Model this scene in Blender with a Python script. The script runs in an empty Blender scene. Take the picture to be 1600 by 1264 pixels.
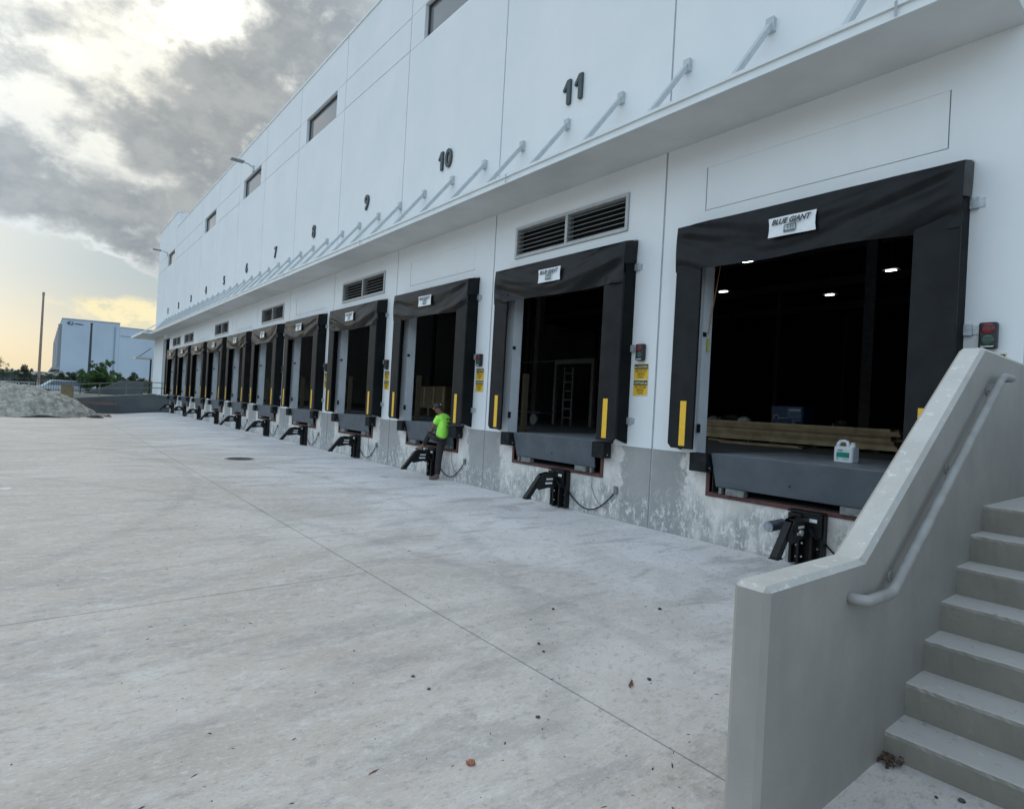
import bpy, bmesh, math, random
from mathutils import Vector, Matrix
R = math.radians
random.seed(7)
sc = bpy.context.scene
C = sc.collection

# ------------------------------------------------------------------ camera
YAW, PITCH, ROLL = R(38.9205), R(0.2731), R(3.1575)
f_ = Vector((math.sin(YAW)*math.cos(PITCH), math.cos(YAW)*math.cos(PITCH), math.sin(PITCH)))
r0 = Vector((math.cos(YAW), -math.sin(YAW), 0)); u0 = r0.cross(f_)
cr = r0*math.cos(ROLL) + u0*math.sin(ROLL); cu = -r0*math.sin(ROLL) + u0*math.cos(ROLL)
cam = bpy.data.cameras.new('camera'); co = bpy.data.objects.new('camera', cam); C.objects.link(co)
co.matrix_world = Matrix(((cr.x, cu.x, -f_.x, -7.266), (cr.y, cu.y, -f_.y, 0), (cr.z, cu.z, -f_.z, 1.712), (0, 0, 0, 1)))
cam.sensor_width = 36; cam.lens = 915.87/1600*36; cam.clip_start = .05; cam.clip_end = 3000
sc.camera = co

# ------------------------------------------------------------------ world, sun, exposure
sc.view_settings.view_transform = 'Standard'; sc.view_settings.look = 'None'
sc.view_settings.gamma = 1; sc.view_settings.use_curve_mapping = False
sc.view_settings.exposure = 0.38
SUN_AZ, SUN_EL = 10.0, 31.0          # degrees clockwise from +Y, above the horizon
W = bpy.data.worlds.new('World'); sc.world = W; W.use_nodes = True
nt = W.node_tree; nt.nodes.clear(); L = nt.links
def N(t, **k):
    n = nt.nodes.new(t)
    for a, b in k.items(): setattr(n, a, b)
    return n
def M(op, a, b=None, c=None, clamp=False):
    n = N('ShaderNodeMath', operation=op); n.use_clamp = clamp
    for i, v in enumerate((a, b, c)):
        if v is None: continue
        if isinstance(v, (int, float)): n.inputs[i].default_value = v
        else: L.new(v, n.inputs[i])
    return n.outputs[0]
def MIX(fac, a, b):
    n = N('ShaderNodeMix', data_type='RGBA')
    for s, v in ((n.inputs[0], fac), (n.inputs[6], a), (n.inputs[7], b)):
        if isinstance(v, (int, float)): s.default_value = v
        elif isinstance(v, tuple): s.default_value = (*v, 1)
        else: L.new(v, s)
    return n.outputs[2]
def SCALE(col, fac):
    n = N('ShaderNodeVectorMath', operation='SCALE'); L.new(col, n.inputs[0])
    if isinstance(fac, (int, float)): n.inputs['Scale'].default_value = fac
    else: L.new(fac, n.inputs['Scale'])
    return n.outputs[0]
def SMOOTH(v, a, b, lo=0., hi=1.):
    n = N('ShaderNodeMapRange', interpolation_type='SMOOTHSTEP'); L.new(v, n.inputs[0])
    for i, x in enumerate((a, b, lo, hi)): n.inputs[i+1].default_value = x
    return n.outputs[0]
tc = N('ShaderNodeTexCoord'); nrm = N('ShaderNodeVectorMath', operation='NORMALIZE'); L.new(tc.outputs['Generated'], nrm.inputs[0])
sx = N('ShaderNodeSeparateXYZ'); L.new(nrm.outputs[0], sx.inputs[0])
az = M('MULTIPLY', M('ARCTAN2', sx.outputs[0], sx.outputs[1]), 57.2958)
el = M('MULTIPLY', M('ARCSINE', sx.outputs[2]), 57.2958)
def blob(a0, e0, sa, se):
    d = M('ADD', M('POWER', M('DIVIDE', M('SUBTRACT', az, a0), sa), 2), M('POWER', M('DIVIDE', M('SUBTRACT', el, e0), se), 2))
    return M('EXPONENT', M('MULTIPLY', d, -1))
sky = N('ShaderNodeTexSky', sky_type='NISHITA'); sky.sun_disc = False
sky.sun_elevation = R(SUN_EL); sky.sun_rotation = R(SUN_AZ); sky.dust_density = 3; sky.air_density = 1.0
# cloud noise on the direction, flattened
mp = N('ShaderNodeVectorMath', operation='MULTIPLY'); L.new(nrm.outputs[0], mp.inputs[0]); mp.inputs[1].default_value = (1, 1, 1.45)
def noise(scale, detail=8, rough=.55, dist=0., off=(0, 0, 0)):
    ad = N('ShaderNodeVectorMath', operation='ADD'); L.new(mp.outputs[0], ad.inputs[0]); ad.inputs[1].default_value = off
    n = N('ShaderNodeTexNoise'); L.new(ad.outputs[0], n.inputs['Vector'])
    n.inputs['Scale'].default_value = scale; n.inputs['Detail'].default_value = detail
    n.inputs['Roughness'].default_value = rough; n.inputs['Distortion'].default_value = dist
    return n.outputs[0]
n1 = noise(8, 12, .58, .15, (3.1, .4, 1.7)); n2 = noise(30, 8, .62, .1, (0, 5, 2)); n3 = noise(2.4, 4, .5, 0, (9, 1, 4)); n4 = noise(15, 6, .58, .1, (1, 2, 7))
cover = M('ADD', M('MULTIPLY', n1, 1.25), M('MULTIPLY', n2, .40))
cover = M('ADD', M('ADD', cover, M('MULTIPLY', n3, .30)), M('MULTIPLY', n4, .45))
cover = M('SUBTRACT', cover, .30)
adds = [(-2.0, 14.6, 6.5, 3.4, .48), (6.8, 20.5, 4.2, 3.0, .40), (5.5, 14.2, 3.5, 2.2, .34), (18, 28, 7, 9, .46), (12, 21, 5, 5, .32), (12.5, 25.5, 2.5, 3, .25), (8, 16, 4, 2, .22),
        (1, 8.2, 6, 1.8, -.70), (-8, 8, 10, 3.0, -.5), (9.0, 30.5, 4.0, 3.0, -.34), (5.2, 26, 2.0, 2.4, -.26), (-3.5, 19.6, 3.5, 1.4, -.34), (-2, 24.5, 2.5, 1.5, .12), (1.5, 22, 2, 1.0, .14), (-1, 28, 4, 2, -.2), (5.5, 10.8, 4, 1.6, .40), (7.6, 17.0, 1.2, .7, -.22), (2.6, 17.5, 1.6, 3.5, -.16), (5.5, 16.6, 2.5, .5, -.2)]
for a0, e0, sa, se, w in adds: cover = M('ADD', cover, M('MULTIPLY', blob(a0, e0, sa, se), w))
fade = SMOOTH(M('ADD', el, M('ADD', M('MULTIPLY', M('SUBTRACT', n1, .5), 12), M('MULTIPLY', M('SUBTRACT', n4, .5), 8))), 6.5, 10.5)
cover = M('ADD', M('MULTIPLY', cover, fade), M('MULTIPLY', M('SUBTRACT', 1, fade), .45))
mask = SMOOTH(cover, .72, .94); thick = SMOOTH(M('ADD', cover, M('MULTIPLY', M('SUBTRACT', n4, .5), .9)), .80, 1.36)
front = M('MULTIPLY', M('EXPONENT', M('MULTIPLY', M('POWER', M('DIVIDE', M('SUBTRACT', az, SUN_AZ), 42), 2), -1)), SMOOTH(el, 75, 40))
glow = blob(SUN_AZ-1.0, 30.5, 4.2, 4); glow2 = blob(SUN_AZ-5, 26, 17, 13)
sunny = M('ADD', M('MULTIPLY', glow, 1.5), M('MULTIPLY', glow2, .10))
edge = MIX(glow2, (.64, .70, .73), (1.0, .97, .84)); edge = MIX(front, (.86, 1.08, 1.27), SCALE(edge, .80))
core = MIX(glow2, (.27, .31, .345), (.35, .375, .385)); core = MIX(front, (.60, .76, .93), SCALE(core, .78))
cloud = MIX(thick, edge, core)
lowup = SMOOTH(el, 12, 60, 1.32, .72)
cloud = MIX(front, SCALE(cloud, lowup), cloud)
cloud = MIX(M('MULTIPLY', SMOOTH(M('ADD', M('MULTIPLY', n4, .6), M('MULTIPLY', n2, .4)), .40, .64), .42), cloud, MIX(front, (.86, 1.05, 1.22), (.47, .48, .465)))
cloud = SCALE(cloud, M('ADD', 1.0, M('MULTIPLY', M('MULTIPLY', M('SUBTRACT', 1, thick), sunny), .5)))
nish = SCALE(sky.outputs[0], 0.15)
hz = MIX(SMOOTH(el, -1, 10), (.74, .655, .46), (.33, .43, .48))
hz = MIX(SMOOTH(el, 14, 26), hz, (.60, .66, .67))
clear = MIX(M('MULTIPLY', front, .97), nish, SCALE(hz, .80))
clear = MIX(SMOOTH(sunny, .1, 1.6), clear, (1.15, 1.1, .98))
# low yellow cloud bank
low = M('MULTIPLY', blob(8.0, 5.9, 9.0, 1.55), M('ADD', -.25, M('ADD', M('MULTIPLY', n4, 1.5), M('MULTIPLY', n2, .9))))
clear = MIX(SMOOTH(low, .38, .66), clear, (.76, .68, .44))
clear = MIX(M('MULTIPLY', M('MULTIPLY', SMOOTH(n2, .50, .62), .6), SMOOTH(low, .4, .6)), clear, (.52, .52, .42))
full = MIX(mask, clear, cloud)
full = MIX(SMOOTH(el, -3, -1), (.3, .3, .3), full)
full = SCALE(full, 10.0)
bg = N('ShaderNodeBackground'); L.new(full, bg.inputs[0]); bg.inputs[1].default_value = 0.1
wo = N('ShaderNodeOutputWorld'); L.new(bg.outputs[0], wo.inputs[0])
sun = bpy.data.lights.new('sun', 'SUN'); sun.energy = .7; sun.angle = R(16); sun.color = (1, .93, .82)
so = bpy.data.objects.new('sun', sun); C.objects.link(so)
sd = Vector((math.sin(R(SUN_AZ))*math.cos(R(SUN_EL)), math.cos(R(SUN_AZ))*math.cos(R(SUN_EL)), math.sin(R(SUN_EL))))
so.rotation_euler = (-sd).to_track_quat('-Z', 'Y').to_euler()

# ------------------------------------------------------------------ helpers
class MB:
    def __init__(s): s.v = []; s.f = []; s.m = []
    def add(s, vs, fs, mi=0):
        o = len(s.v); s.v += [tuple(v) for v in vs]; s.f += [tuple(i+o for i in f) for f in fs]; s.m += [mi]*len(fs)
        return s
    def box(s, x0, x1, y0, y1, z0, z1, mi=0):
        vs = [(x, y, z) for x in (x0, x1) for y in (y0, y1) for z in (z0, z1)]
        return s.add(vs, [(0, 1, 3, 2), (4, 6, 7, 5), (0, 4, 5, 1), (2, 3, 7, 6), (0, 2, 6, 4), (1, 5, 7, 3)], mi)
    def prism(s, pts, d, mi=0):
        """pts: list of 3D points of a planar polygon, extruded by vector d"""
        n = len(pts); d = Vector(d); a = [Vector(p) for p in pts]
        return s.add(a + [p+d for p in a], [tuple(range(n))[::-1], tuple(range(n, 2*n))] + [(i, (i+1) % n, n+(i+1) % n, n+i) for i in range(n)], mi)
    def tube(s, pts, r, n=8, mi=0, cap=True):
        P = [Vector(p) for p in pts]; rs = r if isinstance(r, (list, tuple)) else [r]*len(P); vs = []; fs = []
        ref = None
        for i, p in enumerate(P):
            t = (P[min(i+1, len(P)-1)] - P[max(i-1, 0)]).normalized()
            if ref is None: ref = Vector((0, 0, 1)) if abs(t.z) < .9 else Vector((1, 0, 0))
            a = t.cross(ref).normalized(); b = a.cross(t).normalized(); ref = b
            for k in range(n):
                q = 2*math.pi*k/n; vs.append(p + (a*math.cos(q)+b*math.sin(q))*rs[i])
        for i in range(len(P)-1):
            for k in range(n): fs.append((i*n+k, i*n+(k+1) % n, (i+1)*n+(k+1) % n, (i+1)*n+k))
        if cap: fs += [tuple(range(n))[::-1], tuple((len(P)-1)*n+k for k in range(n))]
        return s.add(vs, fs, mi)
    def build(s, name, mats, parent=None, loc=(0, 0, 0), bevel=0, smooth=False, seg=1):
        me = bpy.data.meshes.new(name); me.from_pydata(s.v, [], s.f)
        for m in (mats if isinstance(mats, (list, tuple)) else [mats]): me.materials.append(m)
        me.polygons.foreach_set('material_index', s.m)
        bm = bmesh.new(); bm.from_mesh(me); bmesh.ops.recalc_face_normals(bm, faces=bm.faces); bm.to_mesh(me); bm.free()
        if smooth: me.polygons.foreach_set('use_smooth', [True]*len(me.polygons))
        o = bpy.data.objects.new(name, me); C.objects.link(o); o.location = loc
        if parent: o.parent = parent
        if bevel:
            b = o.modifiers.new('bevel', 'BEVEL'); b.width = bevel; b.segments = seg; b.limit_method = 'ANGLE'; b.harden_normals = False
        return o
def tag(o, label=None, cat=None, group=None, kind=None):
    for k, v in (('label', label), ('category', cat), ('group', group), ('kind', kind)):
        if v: o[k] = v
    return o
def thing(name, label, cat, loc=(0, 0, 0), group=None, rz=0):
    o = bpy.data.objects.new(name, None); C.objects.link(o); o.location = loc; o.rotation_euler.z = rz
    o.empty_display_size = .1
    return tag(o, label, cat, group)
def copy_tree(o, parent=None):
    c = o.copy(); C.objects.link(c)
    if parent: c.parent = parent
    for ch in list(o.children): copy_tree(ch, c)
    return c
def text_mesh(s, size=1, bold=0., sx_=1., shear=0., extrude=0.):
    cu_ = bpy.data.curves.new('text', 'FONT'); cu_.body = s; cu_.size = size; cu_.offset = bold; cu_.shear = shear
    cu_.extrude = extrude; cu_.align_x = 'CENTER'; cu_.align_y = 'CENTER'; cu_.resolution_u = 3
    to = bpy.data.objects.new('text', cu_); C.objects.link(to)
    dg = bpy.context.evaluated_depsgraph_get(); me = bpy.data.meshes.new_from_object(to.evaluated_get(dg))
    bpy.data.objects.remove(to)
    xs = [v.co.x for v in me.vertices]; ys = [v.co.y for v in me.vertices]
    cx, cy = (min(xs)+max(xs))/2, (min(ys)+max(ys))/2
    for v in me.vertices: v.co.x = (v.co.x-cx)*sx_; v.co.y -= cy
    return me
WALLTXT = Matrix(((0, 0, -1, 0), (-1, 0, 0, 0), (0, 1, 0, 0), (0, 0, 0, 1)))   # text plane facing -X, reading towards -Y
def wall_text(name, s, mat, parent, x, y, z, size, mirror=False, **k):
    me = text_mesh(s, size, **k)
    mtx = WALLTXT.copy()
    if mirror:
        for v in me.vertices: v.co.x = -v.co.x
        me.flip_normals()
    me.transform(mtx); me.materials.clear(); me.materials.append(mat)
    o = bpy.data.objects.new(name, me); C.objects.link(o); o.location = (x, y, z); o.parent = parent
    return o

# ------------------------------------------------------------------ materials
class MT:
    """small node builder for a principled material"""
    def __init__(s, name, rough=.6, metal=0., spec=.5):
        s.m = bpy.data.materials.new(name); s.m.use_nodes = True; s.t = s.m.node_tree; s.L = s.t.links
        s.b = s.t.nodes['Principled BSDF']; s.b.inputs['Roughness'].default_value = rough; s.b.inputs['Metallic'].default_value = metal
        s.b.inputs['Specular IOR Level'].default_value = spec
        s.tc = s.t.nodes.new('ShaderNodeTexCoord'); s.geo = s.t.nodes.new('ShaderNodeNewGeometry')
    def pos(s): return s.geo.outputs['Position']
    def node(s, t, **k):
        n = s.t.nodes.new(t)
        for a, b in k.items(): setattr(n, a, b)
        return n
    def put(s, v, sock):
        if isinstance(v, (int, float)): sock.default_value = v
        elif isinstance(v, tuple): sock.default_value = (*v, 1) if len(sock.default_value) == 4 else v
        else: s.L.new(v, sock)
    def math(s, op, a, b=None, c=None, clamp=False):
        n = s.node('ShaderNodeMath', operation=op); n.use_clamp = clamp
        for i, v in enumerate((a, b, c)):
            if v is not None: s.put(v, n.inputs[i])
        return n.outputs[0]
    def noise(s, scale=5, detail=5, rough=.55, stretch=(1, 1, 1), src=None, dist=0., w=None):
        v = src or s.pos()
        m = s.node('ShaderNodeVectorMath', operation='MULTIPLY'); s.L.new(v, m.inputs[0]); m.inputs[1].default_value = stretch
        n = s.node('ShaderNodeTexNoise'); s.L.new(m.outputs[0], n.inputs['Vector'])
        n.inputs['Scale'].default_value = scale; n.inputs['Detail'].default_value = detail; n.inputs['Roughness'].default_value = rough; n.inputs['Distortion'].default_value = dist
        return n.outputs[0]
    def step(s, v, a, b, lo=0., hi=1.):
        n = s.node('ShaderNodeMapRange', interpolation_type='SMOOTHSTEP'); s.put(v, n.inputs[0])
        for i, x in enumerate((a, b, lo, hi)): n.inputs[i+1].default_value = x
        return n.outputs[0]
    def mix(s, fac, a, b):
        n = s.node('ShaderNodeMix', data_type='RGBA'); s.put(fac, n.inputs[0]); s.put(a, n.inputs[6]); s.put(b, n.inputs[7]); return n.outputs[2]
    def color(s, c): s.put(c, s.b.inputs['Base Color']); return s
    def rough(s, r): s.put(r, s.b.inputs['Roughness']); return s
    def bump(s, h, dist=.01, strength=.5):
        n = s.node('ShaderNodeBump'); n.inputs['Distance'].default_value = dist; n.inputs['Strength'].default_value = strength
        s.L.new(h, n.inputs['Height']); s.L.new(n.outputs[0], s.b.inputs['Normal']); return s
    def sep(s, v):
        n = s.node('ShaderNodeSeparateXYZ'); s.L.new(v, n.inputs[0]); return n.outputs
def plain(name, col, rough=.6, metal=0., var=.15, scale=8, bump=0., spec=.5):
    t = MT(name, rough, metal, spec); n = t.noise(scale, 5)
    t.color(t.mix(t.step(n, .3, .7), tuple(c*(1-var) for c in col), tuple(min(1, c*(1+var)) for c in col)))
    if bump: t.bump(t.noise(scale*6, 4), bump, .5)
    return t.m
# white painted tilt-up concrete
t = MT('white_wall_paint', .75, spec=.3)
a = t.noise(.55, 6, .6); b = t.noise(2.2, 5, .6, (1, 1, .25)); g = t.noise(60, 3)
c = t.mix(t.step(a, .3, .72), (.74, .765, .78), (.79, .805, .81)); c = t.mix(t.math('MULTIPLY', t.step(b, .5, .8), .35), c, (.70, .73, .745))
t.color(c); t.bump(t.math('ADD', t.math('MULTIPLY', g, .4), t.math('MULTIPLY', t.noise(7, 4), .8)), .004, .35); WHITE = t.m
BRACE = plain('brace_grey_paint', (.47, .51, .53), .5, .1, var=.06)
SOFFIT = plain('soffit_paint', (.66, .665, .65), .8, var=.06, scale=1.2, bump=.002)
SEAL = plain('joint_sealant', (.38, .41, .43), .8, var=.1)
# foundation: grey paint, bare concrete round the pit, flaking low down
t = MT('foundation_concrete', .85, spec=.25)
ob = t.tc.outputs['Object']; X, Y, Z = t.sep(ob)
nb = t.noise(2.6, 6, .65); nf = t.noise(11, 8, .7, (1, 1, .6)); nl = t.noise(1.1, 4); nv = t.noise(5, 6, .6, (1, 1, .3))
nf2 = t.noise(30, 8, .75, (1, 1, .5)); ne = t.noise(7, 8, .8, (1, 1, .7), dist=.6); aY = t.math('ABSOLUTE', Y)
bare = t.step(t.math('ADD', aY, t.math('ADD', t.math('MULTIPLY', t.math('SUBTRACT', nb, .5), .6), t.math('MULTIPLY', t.math('SUBTRACT', ne, .5), .22))), 1.60, 1.53)
lowz = t.step(t.math('ADD', Z, t.math('ADD', t.math('MULTIPLY', t.math('SUBTRACT', nl, .5), .9), t.math('MULTIPLY', t.math('SUBTRACT', ne, .5), .25))), .72, .34)
pnt = t.mix(t.step(nl, .35, .7), (.30, .30, .295), (.36, .36, .35))
bar = t.mix(t.step(nb, .35, .68), (.60, .575, .54), (.76, .735, .695))
bar = t.mix(t.math('MULTIPLY', t.step(ne, .55, .66), .6), bar, (.42, .42, .41))
c = t.mix(bare, pnt, bar)
w1 = t.math('ADD', t.math('MULTIPLY', nf, .55), t.math('MULTIPLY', nf2, .45)); flk = t.step(w1, .495, .565)
flaky = t.mix(flk, (.29, .30, .30), (.70, .70, .685)); flaky = t.mix(t.math('MULTIPLY', t.step(nf2, .46, .36), .5), flaky, (.28, .29, .29))
c = t.mix(t.math('MULTIPLY', t.math('MULTIPLY', lowz, t.step(nv, .30, .60)), .9), c, flaky)
edge_ = t.math('MULTIPLY', t.step(t.math('ABSOLUTE', t.math('SUBTRACT', aY, 1.5)), .32, .05), t.step(ne, .50, .60))
c = t.mix(t.math('MULTIPLY', edge_, .75), c, t.mix(t.step(nf2, .45, .6), (.40, .41, .405), (.66, .66, .645)))
drip = t.step(t.noise(9, 4, .6, (1, 1, .06)), .60, .72)
c = t.mix(t.math('MULTIPLY', drip, .22), c, (.24, .245, .24))
dirt = t.step(t.math('ADD', Z, t.math('MULTIPLY', nb, .12)), .15, .03)
c = t.mix(t.math('MULTIPLY', dirt, .45), c, (.30, .31, .30))
t.color(c); t.bump(t.math('ADD', flk, t.noise(40, 4)), .004, .5); FOUND = t.m
# yard concrete
t = MT('yard_concrete', .8, spec=.3)
P = t.pos(); X, Y, Z = t.sep(P)
n0 = t.noise(.45, 8, .7, (.8, 1, 1), dist=.8); na = t.noise(1.5, 8, .68, (.45, 1.5, 1), dist=.5); nbm = t.noise(55, 4, .65, (.5, 1.3, 1)); nc = t.noise(5, 9, .78, (.7, 1.15, 1), dist=.5); nd = t.noise(11, 7, .78, (.9, 1.2, 1), dist=.3)
nearwall = t.step(t.math('ADD', X, t.math('MULTIPLY', n0, 4)), -3.6, 1.2)  # mask for whiter concrete by the wall, coloured paler to offset shade
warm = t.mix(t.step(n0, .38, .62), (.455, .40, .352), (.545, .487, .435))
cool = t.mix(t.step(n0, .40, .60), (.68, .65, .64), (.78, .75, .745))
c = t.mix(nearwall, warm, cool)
c = t.mix(t.math('MULTIPLY', t.step(na, .50, .36), .52), c, (.335, .31, .295))
c = t.mix(t.math('MULTIPLY', t.step(nc, .50, .66), .5), c, (.66, .645, .61))
c = t.mix(t.math('MULTIPLY', t.step(nd, .53, .64), .55), c, (.28, .27, .26))
c = t.mix(t.math('MULTIPLY', t.step(nd, .46, .36), .45), c, (.64, .64, .63))
c = t.mix(t.step(nbm, .55, .72, 0, .6), c, (.24, .23, .22))
c = t.mix(t.step(nbm, .44, .30, 0, .55), c, (.68, .68, .67))
# tyre arcs: rings round points far off in the yard
for cx_, cy_, rr, ww in ((-16, 14, 11.2, .10), (-15.2, 10, 12.9, .12), (-9, 27, 8.6, .11), (-20, 3, 16.4, .09)):
    d = t.math('SQRT', t.math('ADD', t.math('POWER', t.math('SUBTRACT', X, cx_), 2), t.math('POWER', t.math('SUBTRACT', Y, cy_), 2)))
    k = t.step(t.math('ABSOLUTE', t.math('SUBTRACT', t.math('ADD', d, t.math('MULTIPLY', t.math('SUBTRACT', n0, .5), .5)), rr)), ww*1.6, ww*.3)
    c = t.mix(t.math('MULTIPLY', t.math('MULTIPLY', k, t.step(nc, .36, .55)), .20), c, (.20, .20, .20))
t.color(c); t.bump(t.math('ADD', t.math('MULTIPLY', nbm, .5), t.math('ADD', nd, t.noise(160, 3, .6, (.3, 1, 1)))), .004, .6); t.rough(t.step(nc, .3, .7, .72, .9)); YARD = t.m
# grey painted stair concrete
t = MT('grey_stair_paint', .6, spec=.35)
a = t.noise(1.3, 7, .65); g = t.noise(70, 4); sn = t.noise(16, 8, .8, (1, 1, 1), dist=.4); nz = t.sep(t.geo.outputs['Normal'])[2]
ro = t.noise(3.5, 5, .6, (1, 1, .18)); pin = t.noise(85, 1, .5)
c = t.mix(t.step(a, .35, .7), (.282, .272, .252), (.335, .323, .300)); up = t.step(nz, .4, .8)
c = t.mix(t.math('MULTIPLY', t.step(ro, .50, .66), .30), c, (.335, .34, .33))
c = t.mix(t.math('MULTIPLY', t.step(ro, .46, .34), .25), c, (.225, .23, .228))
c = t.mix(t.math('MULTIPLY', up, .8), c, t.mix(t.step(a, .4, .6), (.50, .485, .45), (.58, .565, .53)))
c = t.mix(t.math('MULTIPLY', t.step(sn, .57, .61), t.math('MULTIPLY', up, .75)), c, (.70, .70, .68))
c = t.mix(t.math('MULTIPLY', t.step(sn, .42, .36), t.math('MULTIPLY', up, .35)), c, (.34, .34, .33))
c = t.mix(t.math('MULTIPLY', t.step(sn, .66, .71), .30), c, (.46, .46, .44))
c = t.mix(t.math('MULTIPLY', t.step(pin, .80, .84), .5), c, (.12, .12, .12))
low = t.step(t.math('ADD', t.sep(t.pos())[2], t.math('MULTIPLY', a, .12)), .16, .04)
c = t.mix(t.math('MULTIPLY', low, .35), c, (.36, .345, .31))
t.color(c); t.bump(t.math('ADD', g, t.math('ADD', t.math('MULTIPLY', a, 1.5), t.math('MULTIPLY', ro, 1.2))), .004, .4); STAIR = t.m
t = MT('dusty_step_concrete', .85, spec=.2)
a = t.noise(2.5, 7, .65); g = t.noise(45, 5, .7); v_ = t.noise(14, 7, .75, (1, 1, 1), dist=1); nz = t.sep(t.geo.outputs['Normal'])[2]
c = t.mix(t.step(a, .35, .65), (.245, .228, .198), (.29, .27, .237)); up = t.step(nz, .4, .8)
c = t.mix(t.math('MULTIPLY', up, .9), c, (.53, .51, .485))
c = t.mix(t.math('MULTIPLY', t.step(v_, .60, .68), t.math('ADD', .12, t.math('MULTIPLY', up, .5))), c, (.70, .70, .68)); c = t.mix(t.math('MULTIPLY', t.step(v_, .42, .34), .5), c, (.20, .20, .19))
t.color(c); t.bump(t.math('ADD', g, t.math('MULTIPLY', v_, .5)), .003, .5); STEP = t.m
RAIL = plain('grey_rail_paint', (.275, .27, .26), .5, var=.12, scale=9, bump=.0006)
VINYL = plain('black_vinyl', (.008, .009, .0105), .38, var=.3, scale=5, bump=.0025, spec=.2)
FOAM = plain('black_pad_fabric', (.013, .0145, .016), .52, var=.25, scale=3, bump=.0015, spec=.16)
FOAMS = plain('shelter_side_fabric', (.008, .010, .011), .7, var=.25, scale=3, spec=.1)
RUBBER = plain('bumper_rubber', (.016, .018, .02), .75, var=.3, scale=9, bump=.003, spec=.15)
YEL = plain('yellow_guide_strip', (.80, .47, .03), .5, var=.06, scale=20)
DECK = plain('leveler_steel_paint', (.075, .092, .11), .42, var=.12, scale=4, bump=.001)
DECKTOP = plain('leveler_deck_dusty_highlight', (.22, .235, .25), .55, var=.2, scale=6, bump=.001)  # dusty steel, colour raised to paint in the lip-edge highlight
MAROON = plain('primer_red_steel', (.085, .028, .026), .6, var=.3, scale=9, bump=.002)
KEEP = plain('dusty_grey_steel', (.16, .17, .165), .6, var=.3, scale=20)
PIT = plain('pit_dark_concrete', (.05, .05, .05), .9)
BLACKST = plain('black_painted_steel', (.008, .009, .010), .42, .0, var=.3, scale=14, spec=.35)
BOLT = plain('zinc_bolt', (.45, .46, .46), .4, .7)
GALV = plain('galvanised_steel', (.50, .54, .56), .45, .5, var=.15, scale=30)
ALU = plain('louver_frame_aluminium', (.42, .43, .43), .5, .2, var=.08)
SLAT = plain('louver_blade_aluminium', (.36, .36, .355), .5, .2, var=.08)
DARK = plain('dark_void_backing', (.012, .012, .013), .9)
JAMB = plain('jamb_paint_blue_grey', (.62, .66, .70), .6, var=.06, scale=2)
DARKGREY = plain('number_dark_green_grey', (.035, .055, .058), .5, var=.1)
TRIM = plain('canopy_white_metal', (.70, .73, .735), .45, .0, var=.04, scale=3)
INT = plain('interior_walls_darkened', (.05, .05, .052), .9, var=.2, scale=.5)  # near-black instead of white, putting the indoor darkness into the colour
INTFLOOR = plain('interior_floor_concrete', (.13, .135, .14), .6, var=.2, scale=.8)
WOOD = plain('lumber_pine', (.40, .29, .16), .75, var=.25, scale=3, bump=.002)
BRICKRED = plain('red_primer_plank', (.15, .095, .085), .7, var=.2)
def emis(name, col, s):
    m = bpy.data.materials.new(name); m.use_nodes = True; b = m.node_tree.nodes['Principled BSDF']
    b.inputs['Base Color'].default_value = (*col, 1); b.inputs['Emission Color'].default_value = (*col, 1); b.inputs['Emission Strength'].default_value = s
    return m
t = MT('window_glass', .08, spec=.8); t.color(t.mix(t.step(t.noise(.5, 3), .3, .7), (.10, .105, .11), (.15, .15, .155))); GLASS = t.m

# ------------------------------------------------------------------ ground
def smooth(x, a, b):
    q = min(1, max(0, (x-a)/(b-a))); return q*q*(3-2*q)
def yard_z(x, y): return -.2*smooth(y, 20, 46)*smooth(-x, .3, 3.5)
def slab(x0, x1, y0, y1, nx, ny):
    m = MB(); vs = []; fs = []
    for j in range(ny+1):
        for i in range(nx+1):
            x = x0+(x1-x0)*i/nx; y = y0+(y1-y0)*j/ny; vs.append((x, y, yard_z(x, y)))
    for j in range(ny):
        for i in range(nx): a = j*(nx+1)+i; fs.append((a, a+1, a+nx+2, a+nx+1))
    m.add(vs, fs)
    # slab edges go down into the joint
    n = len(vs)
    rim = [i for i in range(nx+1)] + [j*(nx+1)+nx for j in range(1, ny+1)] + [ny*(nx+1)+i for i in range(nx-1, -1, -1)] + [j*(nx+1) for j in range(ny-1, 0, -1)]
    k = len(m.v)
    m.v += [(m.v[i][0], m.v[i][1], m.v[i][2]-.05) for i in rim]
    for q in range(len(rim)):
        m.f.append((rim[q], rim[(q+1) % len(rim)], k+(q+1) % len(rim), k+q)); m.m.append(0)
    return m
yard = thing('yard', None, None); tag(yard, kind='structure')
G = .006
xs = [-27.0, -16.0, -4.65, 0.0]
cuts = {0: [-10, 5.36, 20, 34, 47.6], 1: [-10, 5.36, 47.6], 2: [-10, 47.6]}
for i in range(3):
    cy_ = cuts[i]
    for j in range(len(cy_)-1):
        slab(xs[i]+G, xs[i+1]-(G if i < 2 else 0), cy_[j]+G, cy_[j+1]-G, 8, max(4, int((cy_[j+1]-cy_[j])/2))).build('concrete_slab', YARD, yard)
t = MT('joint_filler_dark', .9); t.color((.07, .085, .085)); JF = t.m
m = slab(-27.1, 0, -10.1, 47.7, 12, 30); m.v = [(x, y, z-.055) for x, y, z in m.v]; m.build('joint_filler', JF, yard)
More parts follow.
